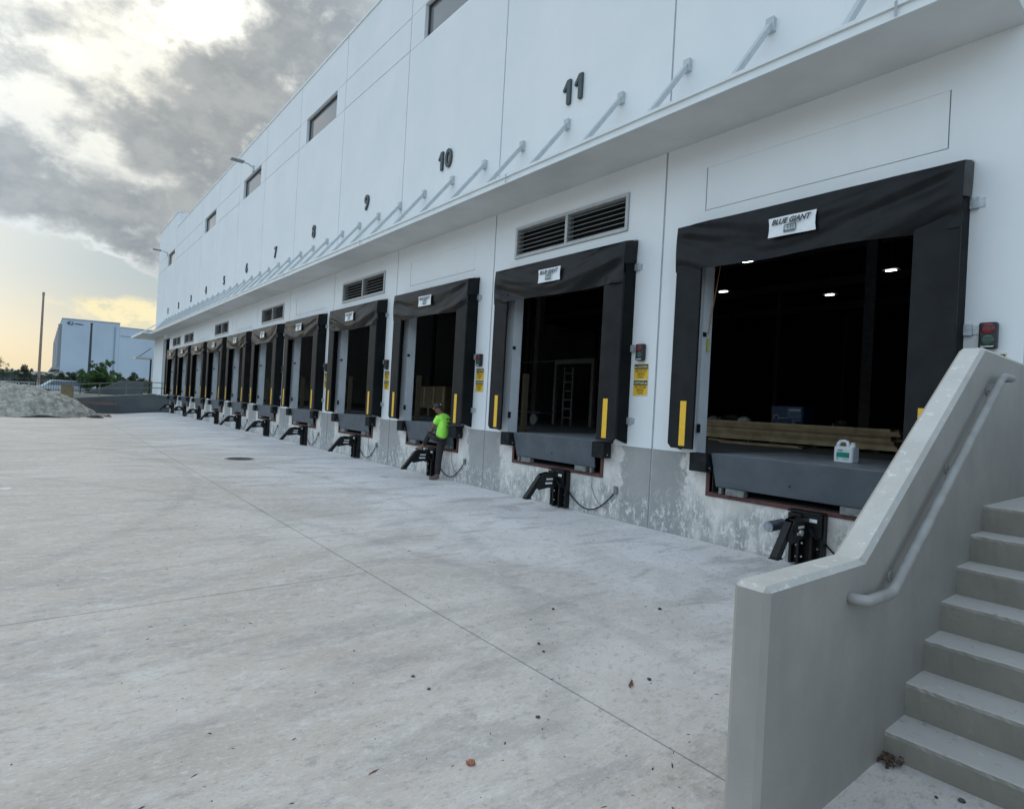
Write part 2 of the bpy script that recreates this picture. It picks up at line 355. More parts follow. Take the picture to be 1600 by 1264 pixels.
# wide ground, risen beyond the truck court
t = MT('site_ground', .95); n = t.noise(.15, 6); t.color(t.mix(t.step(n, .35, .65), (.20, .19, .15), (.29, .28, .25))); t.bump(t.noise(1.5, 5), .1, .5); SITE = t.m
m = MB(); vs = []; fs = []
gx = [-1500, -600, -200, -100, -60, -40, -30, -27.05, -22, -16, -12, -8, -4, 0, 6, 60, 300, 1500]
gy = [-1500, -300, -60, -20, -10.05, 10, 30, 46, 47.9, 50, 54, 60, 90, 150, 400, 1500]
def site_z(x, y):
    if x <= -30 or y >= 50 or y <= -20 or x > .5: return .98 if y > 47.95 or x <= -30 else -.4 if x > .5 else .98*smooth(-y, 10.05, 20) - .05
    if y >= 49: return .98
    return -.30
for y in gy:
    for x in gx: vs.append((x, y, site_z(x, y)))
nx = len(gx)
for j in range(len(gy)-1):
    for i in range(nx-1): a = j*nx+i; fs.append((a, a+1, a+nx+1, a+nx))
m.add(vs, fs); tag(m.build('ground', SITE), kind='structure')

# ------------------------------------------------------------------ warehouse
PD = 4.281; Y12 = 7.704 - PD
def dy(n): return 7.704 + (11-n)*PD        # centre of dock n
ZB, ZL, ZU, ZR = 1.2, 11.012, 11.915, 13.371
wh = thing('warehouse', 'long white tilt-up warehouse with a row of numbered dock doors and a canopy', 'warehouse')
HW = PD/2 - .0175; TH = .2; GV = .016
END0 = dy(1)+PD/2; YEND = 56.45; YNEAR = dy(15)-PD/2
LOUV = {11, 9, 7, 5, 3, 2}; WIND = {12, 10, 8, 6, 4, 1}
def wall_panel(n, yc, y0, y1, dock, topz):
    m = MB()
    b = lambda a0, a1, z0, z1, x0=0, x1=TH: m.box(x0, x1, a0, a1, z0, z1)
    if dock:
        ow, ot = (1.40, 4.0) if n != 1 else (1.45, 5.42)
        b(y0, -ow, ZB, ot); b(ow, y1, ZB, ot)
        if n == 1: b(y0, y1, ot, ZL-GV)
        else:
            b(y0, y1, ot, 4.655)
            b(y0, -1.44, 4.655, 5.275); b(1.44, y1, 4.655, 5.275); b(y0, y1, 5.275, ZL-GV)
            if n not in LOUV:   # knock-out panel outlined by a groove
                b(-1.44, 1.44, 4.655, 5.275, .05, TH); b(-1.427, 1.427, 4.668, 5.275, .006, .05)
    else: b(y0, y1, ZB, ZL-GV)
    if n in WIND: b(y0, -1.425, ZL, ZU); b(1.425, y1, ZL, ZU)
    else: b(y0, y1, ZL+GV, ZU-GV)
    b(y0, y1, ZU+GV, topz)
    # backing behind the grooves
    if n in WIND: b(y0, -1.425, ZL-GV, ZL, .02, TH-.002); b(1.425, y1, ZL-GV, ZL, .02, TH-.002)
    else: b(y0, y1, ZL-GV, ZL+GV, .02, TH-.002)
    b(y0, y1, ZU-GV if n not in WIND else ZU, ZU+GV, .02, TH-.002)
    return m.build('wall_panel', WHITE, wh, (0, yc, 0))
def base_panel(n, yc, y0, y1, dock):
    m = MB()
    if dock and n != 1:
        m.box(0, TH+.05, y0, -1.13, -.4, ZB-.003).box(0, TH+.05, 1.13, y1, -.4, ZB-.003).box(0, TH+.05, -1.13, 1.13, -.4, .69)
    else: m.box(0, TH+.05, y0, y1, -.4, ZB-.003)
    return m.build('foundation_panel', FOUND, wh, (.003, yc, 0))
for n in range(1, 16):
    yc = dy(n); dock = n <= 12
    wall_panel(n, yc, -HW, HW, dock, ZR if n > 1 else 14.45)
    base_panel(n, yc, -HW, HW, dock)
    MB().box(.016, TH-.004, -.0175, .0175, -.3, ZR).build('joint_sealant', SEAL, wh, (0, yc-PD/2, 0))
yl = YEND-END0
wall_panel(0, END0, .0175, yl, False, 14.45); base_panel(0, END0, .0175, yl, False)
MB().box(.016, TH-.004, -.0175, .0175, -.3, ZR).build('joint_sealant', SEAL, wh, (0, END0, 0))
MB().box(-.03, .35, YNEAR, dy(1)-PD/2, ZR, ZR+.07).build('coping', TRIM, wh)
MB().box(-.03, .35, dy(1)-PD/2-.02, YEND+.03, 14.45, 14.52).build('coping', TRIM, wh)
MB().box(TH, 9, dy(1)-PD/2, dy(1)-PD/2+.2, ZR, 14.45).build('parapet_return', WHITE, wh)
MB().box(TH, 60, YEND-.2, YEND, -.4, 14.45).build('end_wall', WHITE, wh)
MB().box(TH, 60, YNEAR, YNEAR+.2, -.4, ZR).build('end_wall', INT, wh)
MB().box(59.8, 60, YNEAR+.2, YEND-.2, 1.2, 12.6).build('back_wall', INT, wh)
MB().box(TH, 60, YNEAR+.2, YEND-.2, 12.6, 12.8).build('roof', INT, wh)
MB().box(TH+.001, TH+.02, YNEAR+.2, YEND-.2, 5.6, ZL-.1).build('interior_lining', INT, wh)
# interior floor with leveler pits left open
m = MB(); yy = YNEAR+.2
for n in range(12, 0, -1):
    if n == 1: continue
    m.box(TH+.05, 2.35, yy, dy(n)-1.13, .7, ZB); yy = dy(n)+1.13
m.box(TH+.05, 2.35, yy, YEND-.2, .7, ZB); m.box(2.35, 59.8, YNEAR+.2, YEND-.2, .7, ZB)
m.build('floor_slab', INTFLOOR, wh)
# roof joists, columns inside
JOI = plain('joist_grey', (.12, .12, .125), .7)
for k in range(6): MB().box(TH+.3+k*9, TH+.5+k*9, YNEAR+.2, YEND-.3, 11.6, 12.2).build('roof_girder', JOI, wh)
for kx in (1, 2, 3, 4):
    for ky in range(5): MB().box(kx*12-.15, kx*12+.15, -8+ky*15-.15, -8+ky*15+.15, 1.2, 11.6).build('column', JOI, wh)
# windows
def window(yc):
    f = MB(); w = 1.425; z0, z1 = ZL, ZU
    f.box(.1, .17, -w, w, z0, z0+.06).box(.1, .17, -w, w, z1-.06, z1).box(.1, .17, -w, -w+.07, z0+.06, z1-.06).box(.1, .17, w-.07, w, z0+.06, z1-.06)
    o = f.build('window', plain_black, wh, (0, yc, 0))
    MB().box(.125, .14, -w+.07, w-.07, z0+.06, z1-.06).build('pane', GLASS, o)
plain_black = plain('window_frame_dark', (.03, .035, .04), .4, .3)
for n in WIND: window(dy(n))
# louvers
def louver():
    f = MB(); w, z0, z1 = 1.437, 4.657, 5.273
    f.box(-.03, .14, -w, w, z0, z0+.055).box(-.03, .14, -w, w, z1-.055, z1).box(-.03, .14, -w, -w+.055, z0+.055, z1-.055).box(-.03, .14, w-.055, w, z0+.055, z1-.055)
    f.box(-.02, .14, -.03, .03, z0+.055, z1-.055)
    o = f.build('louver', ALU, wh)
    MB().box(.145, .16, -w+.05, w-.05, z0+.05, z1-.05).build('backing', DARK, o)
    base = MB().prism([(-.012, 0, 0), (.0, 0, .012), (.115, 0, .075), (.12, 0, .063)], (0, 1.34, 0))
    first = None
    for k in range(6):
        for s in (-1.38, .035):
            if not first: first = q = base.build('slat', SLAT, o)
            else: q = first.copy(); C.objects.link(q); q.parent = o
            q.location = (.0, s, z0+.062+k*.082)
    return o
lv = louver(); lv.location.y = dy(11)
for n in LOUV - {11}:
    c = copy_tree(lv); c.parent = wh; c.location.y = dy(n)
# dark band on top of louver opening (head of the frame)
# ------------------------------------------------------------------ canopy
cp = thing('dock_canopy', 'long thin white canopy running above all the dock doors on diagonal braces', 'canopy')
YC0, YC1 = 1.38, 51.0
m = MB(); m.box(-.93, -.004, YC0, YC1, 5.70, 5.80); m.build('slab', SOFFIT, cp)
m = MB(); m.box(-.965, -.93, YC0, YC1, 5.685, 5.83); m.build('fascia', TRIM, cp, bevel=.006)
m = MB(); m.box(-.995, -.965, YC0, YC1, 5.79, 5.835).box(-.985, -.965, YC0, YC1, 5.675, 5.70); m.build('gutter_lip', TRIM, cp)
k = 0; y = 4.0
while y > 1.6: y -= 1.27
by = []
while y < 50.6:
    y += 1.27 if by else 0
    by.append(y)
    if y > 50: break
br = MB(); dvec = Vector((-.87, 0, -1.03)).normalized(); nn = Vector((-dvec.z, 0, dvec.x)) * .035
a0 = Vector((-.03, -.03, 6.90)); a1 = Vector((-.90, -.03, 5.82))
br.prism([a0+nn, a1+nn, a1-nn, a0-nn], (0, .06, 0))
br.box(-.07, -.002, -.055, .055, 6.80, 6.98); br.tube([(-.05, -.06, 6.89), (-.05, .06, 6.89)], .018, 8)
first = None
for y in by:
    if not first: first = o = br.build('brace', BRACE, cp)
    else: o = first.copy(); C.objects.link(o); o.parent = cp
    o.location = (0, y, 0)
bolt = None
for j in range(8):     # fascia splices
    s = MB().box(-.998, -.996, -.012, .012, 5.69, 5.84).box(-.985, -.96, -.03, -.015, 5.835, 5.855)
    q = s.build('splice', SEAL, cp, (0, 2.2+j*6.1, 0))
cc = thing('corner_canopy', 'deeper white canopy over the drive-in door at the far building corner', 'canopy')
MB().box(-1.45, -.004, 51.3, 58.0, 5.70, 5.80).box(0, 8, 56.46, 58.0, 5.70, 5.80).build('slab', SOFFIT, cc)
MB().box(-1.50, -1.45, 51.3, 58.05, 5.68, 5.84).build('fascia', TRIM, cc)
for y in (52, 53.3, 54.6, 55.9):
    MB().tube([(-.02, 0, 6.9), (-1.4, 0, 5.82)], .03, 6).build('brace', TRIM, cc, (0, y, 0))
sa = thing('side_awning', 'small grey awning high on the far corner of the warehouse', 'awning')
MB().box(-1.15, 0, 57.4, 58.9, 4.06, 4.2).build('slab', GALV, sa)
MB().tube([(-.9, 58, 4.2), (-.02, 58, 5.0)], .03, 6).build('tie_rod', BLACKST, sa)
MB().box(-.12, 0.0, 57.4, 57.5, 1.0, 4.06).build('post', BLACKST, sa)

# ------------------------------------------------------------------ labels for the docks
WORD = ['zero', 'one', 'two', 'three', 'four', 'five', 'six', 'seven', 'eight', 'nine', 'ten', 'eleven', 'twelve']
def at(n): return 'nearest the stairs' if n == 12 else 'under number ' + WORD[n]

# ------------------------------------------------------------------ dock shelter
BANNER = plain('white_vinyl_banner', (.74, .76, .78), .5, var=.04, scale=12)
INK = plain('printed_dark_ink', (.02, .025, .035), .6)
INKG = plain('printed_grey_green_ink', (.10, .16, .16), .6)
def vn0(x, y): return .5+.5*math.sin(2.1*x+1.3*math.sin(1.7*y)+.9*math.sin(3.3*x+y))
def fold_curtain(seed):
    rnd = random.Random(seed); p1 = rnd.uniform(0, 6); p2 = rnd.uniform(0, 6); sag = rnd.uniform(.45, .7); kf = rnd.uniform(8.5, 11.5)
    ny_, nz_ = 72, 22; w = 1.665; vs = []; fs = []
    def off(u, v):     # u -1..1, v 0 top ..1 bottom
        e = (1-abs(u)**3)
        q = v - sag*(1-u*u)*(.5+.5*v)
        g = math.sin(kf*q*(1+.12*math.sin(2*u+p1)) + p1); g = g*abs(g)**.4
        s = g * (.020+.050*v) * (.30+.70*abs(u)) * min(1, (1-abs(u))*9)
        g2 = math.sin(21*q + 3*u + p2); s += (g2**3)*.022*abs(u)*min(1, (1-abs(u))*9)
        s += .008*math.sin(31*q-5*u+p1)*vn0(u*3+seed, v*3)*min(1, (1-abs(u))*9)
        d = (1-max(0, abs(abs(u)-(.80-.45*v))/.16))
        if d > 0: s += .024*d*v**.7*(1 if u > 0 else .8)
        return s*.68 + .020*e*math.sin(math.pi*v)*math.sin(2.2*u+p2) + .008*math.sin(9*u+p2)*v
    for j in range(nz_+1):
        v = j/nz_
        for i in range(ny_+1):
            u = -1+2*i/ny_
            zb = 3.735 + .012*math.sin(5*u+p1) + .05*(abs(u)**6)*0 - .025*(1-u*u)*math.sin(p2)
            z = 4.385 + (zb-4.385)*v
            x = -.30 - .02*math.sin(math.pi*v) - off(u, v)
            vs.append((x, u*w, z))
    for j in range(nz_):
        for i in range(ny_): a = j*(ny_+1)+i; fs.append((a, a+1, a+ny_+2, a+ny_+1))
    m = MB().add(vs, fs)
    # sides wrap back round the corners over the upper part
    for s, col in ((1, ny_), (-1, 0)):
        vv = []; ff = []; nj = 12
        for j in range(nj+1):
            q = vs[j*(ny_+1)+col]; bx = -.012 - .03*(j/nj)**2
            vv += [q, (-.155, s*(w+.012+.006*math.sin(j*.9+p1)), q[2]+.03), (bx, s*(w+.004), q[2]+.06)]
        for j in range(nj):
            for k in range(2): a = j*3+k; ff.append((a, a+1, a+4, a+3))
        m.add(vv, ff)
    # top sheet, sloping back up to the wall; back side of the hem
    m.add([vs[0], vs[ny_], (-.005, w, 4.47), (-.005, -w, 4.47)], [(0, 1, 2, 3)])
    return m
LABEL_Z = 4.08
def shelter(n):
    o = thing('dock_shelter', 'black dock shelter with sagging curtain and yellow strips, ' + at(n), 'dock shelter', (0, dy(n), 0), 'black shelters around the dock doors')
    c = fold_curtain(n*5+1).build('head_curtain', VINYL, o, smooth=True)
    for s in (1, -1):
        a, b = sorted((s*1.25, s*1.655))
        m = MB(); p = [(-.30, s*1.25, 1.27), (-.30, s*1.60, 1.27), (-.30, s*1.655, 1.33), (-.30, s*1.655, 3.9), (-.30, s*1.25, 3.9)]
        m.prism(p, (.045, 0, 0)); pad = m.build('side_pad', FOAM, o, bevel=.012, seg=2)
        a, b = sorted((s*1.37, s*1.465)) if s > 0 else (-1.47, -1.375)
        MB().box(-.306, -.301, a, b, 1.31, 1.93).build('guide_strip', YEL, pad)
        m = MB(); a, b = sorted((s*1.615, s*1.65))
        m.prism([(-.25, a, 1.31), (-.02, a, 1.24), (-.004, a, 1.24), (-.004, a, 4.44), (-.25, a, 4.34)], (0, b-a, 0)); m.build('side_frame', FOAMS, o)
        for z in (4.02, 2.74, 1.60):
            MB().box(-.05, -.004, s*1.655-(.0 if s > 0 else .07), s*1.655+(.07 if s > 0 else 0), z-.055, z+.055).box(-.012, -.004, s*1.655-(.0 if s > 0 else .12), s*1.655+(.12 if s > 0 else 0), z-.045, z+.045).build('bracket', GALV, o)
    # banner follows the curtain loosely
    vs = []; fs = []; bw, bh = .275, .118
    for j in range(4):
        for i in range(7):
            u = -1+2*i/6; v = -1+2*j/3; vs.append((-.352-.006*math.cos(3*u+n)-.006*u*u, u*bw+.012*(v*v)*(1 if u > 0 else -1), LABEL_Z+.012*0+v*bh))
    for j in range(3):
        for i in range(6): a = j*7+i; fs.append((a, a+1, a+8, a+7))
    bn = MB().add(vs, fs).build('banner', BANNER, o, (-.012, 0, 0), smooth=True)
    for key in ('name', 'emblem'):
        q = bpy.data.objects.new('banner_' + key, BANTXT[key]); C.objects.link(q); q.parent = bn; q.location = (-.372+.001, 0, LABEL_Z)
    return o
BANTXT = {}
me = text_mesh('BLUE GIANT', .088, .0028, .93, .35); me.transform(Matrix.Translation((0, .058, 0))); me.transform(WALLTXT); me.materials.clear(); me.materials.append(INK); BANTXT['name'] = me; BANTXT['a'] = me
# emblem: little dock/gate mark under the name
m = MB()
def bar(y0, y1, z0, z1): m.box(-.001, 0, -y1, -y0, z0, z1)
bar(-.075, .065, -.006, .006); bar(.04, .12, .012, .020); bar(-.045, .05, .012, .019); bar(-.085, -.073, -.085, .0); bar(.053, .065, -.07, .0)
bar(-.04, -.032, -.055, -.006); bar(-.005, .004, -.055, -.006); bar(.024, .031, -.055, -.006)
bar(-.06, .045, -.032, -.026); bar(-.085, .055, -.085, -.06)
q = m.build('emblem', INKG); BANTXT['emblem'] = q.data; bpy.data.objects.remove(q)
for n in range(2, 13): shelter(n)

# ------------------------------------------------------------------ dock leveler with its pit
def leveler():
    o = thing('dock_leveler', 'x', 'dock leveler', group='steel levelers in the dock pits')
    MB().prism([(-.125, -1.06, 1.233), (-.125, 1.06, 1.233), (-.035, 1.02, .785), (-.035, -1.02, .785)], (.028, 0, 0)).build('lip', DECK, o, bevel=.004)
    MB().box(-.094, 2.34, -1.06, 1.06, 1.205, 1.236).build('deck', DECKTOP, o)
    for y in (-.72, .72): MB().box(-.07, 0.04, y-.13, y+.13, .70, .783).build('lip_keeper', KEEP, o)
    for y in (-.945, .945): MB().box(-.05, 0.02, y-.02, y+.02, .70, .782).build('lip_stop', KEEP, o)
    m = MB(); m.box(-.02, .06, -1.185, 1.185, .64, .695).box(-.02, .06, -1.185, -1.13, .695, 1.2).box(-.02, .06, 1.13, 1.185, .695, 1.2); m.build('pit_frame', MAROON, o, bevel=.003)
    m = MB(); m.box(.06, 2.34, -1.128, 1.128, .69, .70).box(2.33, 2.345, -1.128, 1.128, .70, 1.2).box(.06, 2.33, -1.129, -1.12, .70, 1.19).box(.06, 2.33, 1.12, 1.129, .70, 1.19); m.build('pit', PIT, o)
    MB().tube([(-.07, 0, .93), (-.055, 0, .93)], .012, 8).build('drain_hole', DARK, o)
    return o
lev = leveler()
for n in range(12, 1, -1):
    o = lev if n == 12 else copy_tree(lev)
    o.location = (0, dy(n), 0); o['label'] = 'blue-grey steel leveler with hanging lip in the pit ' + at(n)
# ------------------------------------------------------------------ bumpers
bmp = MB(); bmp.box(-.20, -.018, -.13, .13, .975, 1.225)
for s in (-1, 1):
    bmp.tube([(-.11, s*.131, 1.03), (-.11, s*.139, 1.03)], .014, 6, 1)
b0 = None
for n in range(12, 1, -1):
    for s in (1, -1):
        if b0 is None: o = b0 = bmp.build('dock_bumper', [RUBBER, BOLT], None, bevel=.01)
        else: o = b0.copy(); C.objects.link(o)
        o.location = (0, dy(n)+s*1.215, 0)
        tag(o, ('black rubber bumper block left of the leveler ' if s > 0 else 'black rubber bumper block right of the leveler ') + at(n), 'dock bumper', 'rubber bumpers beside the leveler pits')
# ------------------------------------------------------------------ vehicle restraint
LBL = plain('white_sticker', (.7, .7, .7), .5)
def restraint():
    o = thing('vehicle_restraint', 'x', 'truck restraint', group='black hook restraints under the docks')
    m = MB(); m.box(-.035, -.001, -.20, .20, .02, .66).box(-.10, -.035, -.20, -.165, .02, .66).box(-.10, -.035, .165, .20, .02, .66)
    m.box(-.16, -.035, -.10, -.07, .02, .60).box(-.16, -.035, .05, .08, .02, .60); m.build('post', BLACKST, o, bevel=.003)
    MB().box(-.19, -.02, -.19, .19, .655, .675).box(-.17, -.16, -.20, .02, .40, .655).build('top_plate', BLACKST, o)
    MB().box(-.18, -.165, .03, .185, .33, .64).build('cover_plate', BLACKST, o)
    m = MB()
    for y in (-.17, -.115, .135, .18):
        for z in (.10, .24, .37): m.tube([(-.042, y, z), (-.05, y, z)], .013, 6)
    for z in (.14, .3): m.tube([(-.168, 0.01, z), (-.175, .01, z)], .013, 6)
    m.build('bolt', BOLT, o)
    MB().box(-.172, -.1705, -.15, -.05, .56, .60).build('sticker', LBL, o)
    # carriage and hook arm, two cheek plates with a ramp nose
    m = MB()
    for y in (-.06, .045):
        m.prism([(-.12, y, .60), (-.36, y, .63), (-.52, y, .60), (-.60, y, .50), (-.66, y, .40), (-.60, y, .335), (-.36, y, .37), (-.12, y, .39)], (0, .015, 0))
    m.box(-.5, -.15, -.045, .045, .37, .40); m.box(-.46, -.2, -.045, .045, .58, .60)
    m.build('arm', BLACKST, o, bevel=.003)
    m = MB(); m.prism([(-.53, -.042, .57), (-.56, -.042, .585), (-.86, -.042, .225), (-.86, -.042, .20), (-.76, -.042, .20), (-.56, -.042, .45)], (0, .084, 0)).box(-.87, -.74, -.055, .055, .188, .202); m.build('ramp_nose', BLACKST, o, bevel=.004)
    MB().box(-.46, -.30, -.0615, -.0605, .43, .46).box(-.44, -.29, -.0615, -.0605, .50, .53).build('sticker', LBL, o)
    m = MB(); m.tube([(-.16, -.09, .52), (-.25, -.12, .47), (-.18, -.15, .39), (-.10, -.17, .37), (-.06, -.19, .33)], .011, 6); m.tube([(-.15, 0, .62), (-.30, .03, .60), (-.18, .09, .50)], .009, 6); m.build('hose', BLACKST, o, smooth=True)
    return o
rs = restraint()
for n in range(12, 1, -1):
    o = rs if n == 12 else copy_tree(rs)
    o.location = (0, dy(n)-.24, 0)
    o['label'] = ('black truck restraint with shiny motor, closest to the stair wall' if n == 12 else 'black hook-armed truck restraint on the foundation, ' + at(n))
mo = MB().tube([(-.40, .14, .52), (-.66, .18, .50)], .062, 16).build('motor', plain('motor_metal', (.34, .36, .42), .3, .8, var=.35, scale=12), rs, smooth=False)
MB().tube([(-.30, .12, .53), (-.40, .14, .52)], .045, 12).build('motor_mount', BLACKST, rs)
MB().tube([(-.47, -.10, .47), (-.47, -.125, .47)], .034, 12).build('pivot_cap', BOLT, rs)
# ------------------------------------------------------------------ cables to the restraints
def cable():
    o = thing('power_cable', 'x', 'cable', group='black cables drooping from the restraints')
    pts = []
    y0, z0, y1, z1 = -.42, .33, -1.47, .43
    for k in range(13):
        q = k/12; pts.append((-.03, y0+(y1-y0)*q, z0+(z1-z0)*q - .30*math.sin(math.pi*q)**.9))
    pts += [(-.03, y1-.02, z1+.03)]
    MB().tube(pts, .011, 6).build('cord', BLACKST, o, smooth=True)
    MB().box(-.045, -.002, -1.52, -1.46, .42, .54).build('junction_box', KEEP, o, bevel=.004)
    pts = [(-.012, -.95, .63), (-.012, -.96, .45), (-.012, -1.02, .33), (-.012, -1.12, .22), (-.02, -1.25, .17), (-.02, -1.32, .16)]
    MB().tube(pts, .005, 5).build('thin_wire', KEEP, o)
    return o
cb = cable()
for n in range(12, 1, -1):
    o = cb if n == 12 else copy_tree(cb)
    o.location = (0, dy(n), 0); o['label'] = 'black cable drooping to a small wall box, ' + at(n)
# ------------------------------------------------------------------ signal lights and caution signs
REDL = plain('red_lens', (.15, .012, .02), .3, spec=.5); GRNL = plain('green_lens', (.008, .06, .035), .3, spec=.7); BLKP = plain('black_plastic', (.012, .014, .015), .45)
def lens(mat, zc, parent):
    m = MB(); rings = [(.056, 0), (.05, -.004), (.033, -.007), (.0, -.008)]; vs = []; fs = []; n = 18
    for r_, d in rings[:-1]:
        for k in range(n): a = 2*math.pi*k/n; vs.append((-.092+d, r_*math.cos(a), zc+r_*math.sin(a)))
    vs.append((-.1, 0, zc))
    for i in range(2):
        for k in range(n): fs.append((i*n+k, i*n+(k+1) % n, (i+1)*n+(k+1) % n, (i+1)*n+k))
    for k in range(n): fs.append((2*n+k, 2*n+(k+1) % n, 3*n))
    o = m.add(vs, fs).build('lens', mat, parent, smooth=True)
    # ribs across the lens
    r = MB()
    for k in range(-2, 3):
        h = math.sqrt(max(0, .04**2-(k*.016)**2)); r.box(-.1015, -.094, -h, h, zc+k*.016-.002, zc+k*.016+.002)
    r.build('rib', mat, o)
def signal():
    o = thing('signal_light', 'x', 'signal light', group='red and green dock signal lights')
    MB().box(-.088, -.004, -.073, .073, 2.54, 2.80).build('housing', BLKP, o, bevel=.018, seg=3)
    lens(REDL, 2.735, o); lens(GRNL, 2.622, o)
    v = MB()
    for zc in (2.735, 2.622):
        v.tube([(-.088, .055*math.cos(a), zc+.055*math.sin(a)) for a in [math.pi*q/8 for q in range(9)]], .004, 5); v.prism([(-.088, -.055, zc+.02), (-.088, .055, zc+.02), (-.088, .052, zc+.026), (-.088, -.052, zc+.026)], (-.012, 0, 0))
    v.build('visor', BLKP, o)
    MB().box(-.0905, -.0895, -.05, .05, 2.556, 2.566).build('sticker', LBL, o)
    return o
SIGNY = plain('sign_yellow', (.78, .47, .02), .5, var=.05, scale=30); SIGNB = plain('sign_black', (.02, .014, .01), .5)
SIGNED = plain('sign_backing', (.62, .58, .40), .6)
def caution():
    o = thing('caution_sign', 'x', 'warning sign', group='yellow and black caution signs')
    MB().box(-.008, -.003, -.14, .14, -.25, .25).build('plate', SIGNED, o)
    for s, z0 in ((1, .012), (-1, -.238)):
        MB().box(-.0095, -.008, -.13, .13, z0, z0+.225).build('panel', SIGNY, o)
        MB().box(-.011, -.0095, -.13, .13, z0+.15, z0+.225).build('header', SIGNB, o)
        mir = s < 0
        wall_text('header_text', 'CAUTION', LBLY, o, -.0115, (-.02)*s, z0+.187, .052, mirror=mir, bold=.0012, sx_=.82)
        yy = .105*s
        m = MB(); m.prism([(-.0115, yy-.02, z0+.17), (-.0115, yy+.02, z0+.17), (-.0115, yy, z0+.205)], (-.0006, 0, 0)); m.build('warning_triangle', LBLY, o)
        for k, w in enumerate(('MOVE ON', 'GREEN', 'ONLY')):
            wall_text('sign_text', w, SIGNB, o, -.0102, 0, z0+.122-k*.046, .052, mirror=mir, bold=.0012, sx_=.9)
    return o
LBLY = plain('pale_yellow_print', (.75, .68, .35), .6)
sg = signal(); cs = caution()
for n in range(12, 1, -1):
    o = sg if n == 12 else copy_tree(sg)
    o.location = (0, dy(n)-1.86, 0); o['label'] = 'red and green signal light right of the shelter ' + at(n)
    o = cs if n == 12 else copy_tree(cs)
    o.location = (0, dy(n)-1.86, 2.25); o['label'] = 'yellow and black caution sign right of the shelter ' + at(n)
# ------------------------------------------------------------------ wall numbers
def digit_mesh(ch):
    if ch == '1':
        m = MB(); p = [(.0, .225), (.085, .225), (.085, -.20), (.075, -.225), (.005, -.225), (-.005, -.20), (-.005, .10), (-.07, .035), (-.10, .04), (-.105, .075)]
        m.prism([(x-.0, y, -.022) for x, y in p], (0, 0, .044)); o = m.build('digit', DARKGREY); me = o.data; bpy.data.objects.remove(o); return me, .235
    me = text_mesh(ch, .60, .014, .95, extrude=.022); return me, .30
for n in range(1, 12):
    bm = bmesh.new(); st_ = str(n); parts = [digit_mesh(c) for c in st_]; tw_ = sum(w for _, w in parts) + .06*(len(parts)-1); x = -tw_/2
    for me, w in parts:
        me = me.copy(); me.transform(Matrix.Translation((x+w/2, 0, 0))); bm.from_mesh(me); x += w+.06
    me = bpy.data.meshes.new('dock_number'); bm.to_mesh(me); bm.free(); me.transform(WALLTXT); me.materials.append(DARKGREY)
    nb_ = bpy.data.objects.new('dock_number', me); C.objects.link(nb_); nb_.location = (-.03, dy(n), 7.48)
    for p_ in me.polygons: p_.material_index = 0
    tag(nb_, 'dark raised number %s on the white wall above the canopy' % WORD[n], 'number', 'dock numbers on the wall')
# ------------------------------------------------------------------ jambs, track guards
GUARD = plain('dull_yellow_guard', (.05, .04, .02), .7)
for n in range(2, 13):
    j = thing('door_frame', 'blue-grey jambs lining the dock opening ' + at(n), 'door frame', (0, dy(n), 0), 'jambs of the dock openings')
    for s in (1, -1):
        a, b = sorted((s*1.398, s*1.37)); MB().box(-.001, .22, a, b, ZB+.001, 3.999).build('jamb', JAMB, j)
        a, b = sorted((s*1.37, s*1.31))
        if n < 12: MB().box(.30, .42, a, b, ZB+.001, 2.4).build('track_guard', GUARD, j)
        MB().box(-.03, .02, *sorted((s*1.37, s*1.34)), 1.50, 1.62).box(.0, .06, *sorted((s*1.37, s*1.345)), 2.86, 2.92).build('sensor', BLKP, j)
rp = thing('pull_rope', 'orange pull rope hanging by the left jamb of the nearest dock door', 'rope', (0, 0, 0))
MB().tube([(.22, Y12+1.27, 3.99), (.18, Y12+1.30, 3.6), (.14, Y12+1.33, 3.2), (.10, Y12+1.345, 2.9)], .007, 5).build('strand', plain('orange_rope', (.35, .18, .06), .8), rp)
MB().tube([(.10, Y12+1.34, 2.84), (.10, Y12+1.34, 2.66)], .018, 6).build('handle', plain('yellow_green_tape', (.35, .38, .05), .6), rp)

# ------------------------------------------------------------------ wall lamps
for y, lab in ((28.92, 'grey area light on an arm high on the wall above number 6'), (52.28, 'small grey area light on an arm at the far end of the wall')):
    o = thing('wall_light', lab, 'wall light', (0, y, 12.1), 'area lights high on the warehouse wall')
    MB().box(-.06, -.003, -.06, .06, -.2, .1).build('bracket', GALV, o)
    MB().tube([(-.03, 0, 0), (-.25, 0, .11), (-.5, 0, .13)], .03, 6).build('arm', GALV, o)
    MB().box(-1.0, -.45, -.14, .14, .09, .17).build('head', plain('lamp_head_grey', (.22, .24, .25), .5), o, bevel=.02)

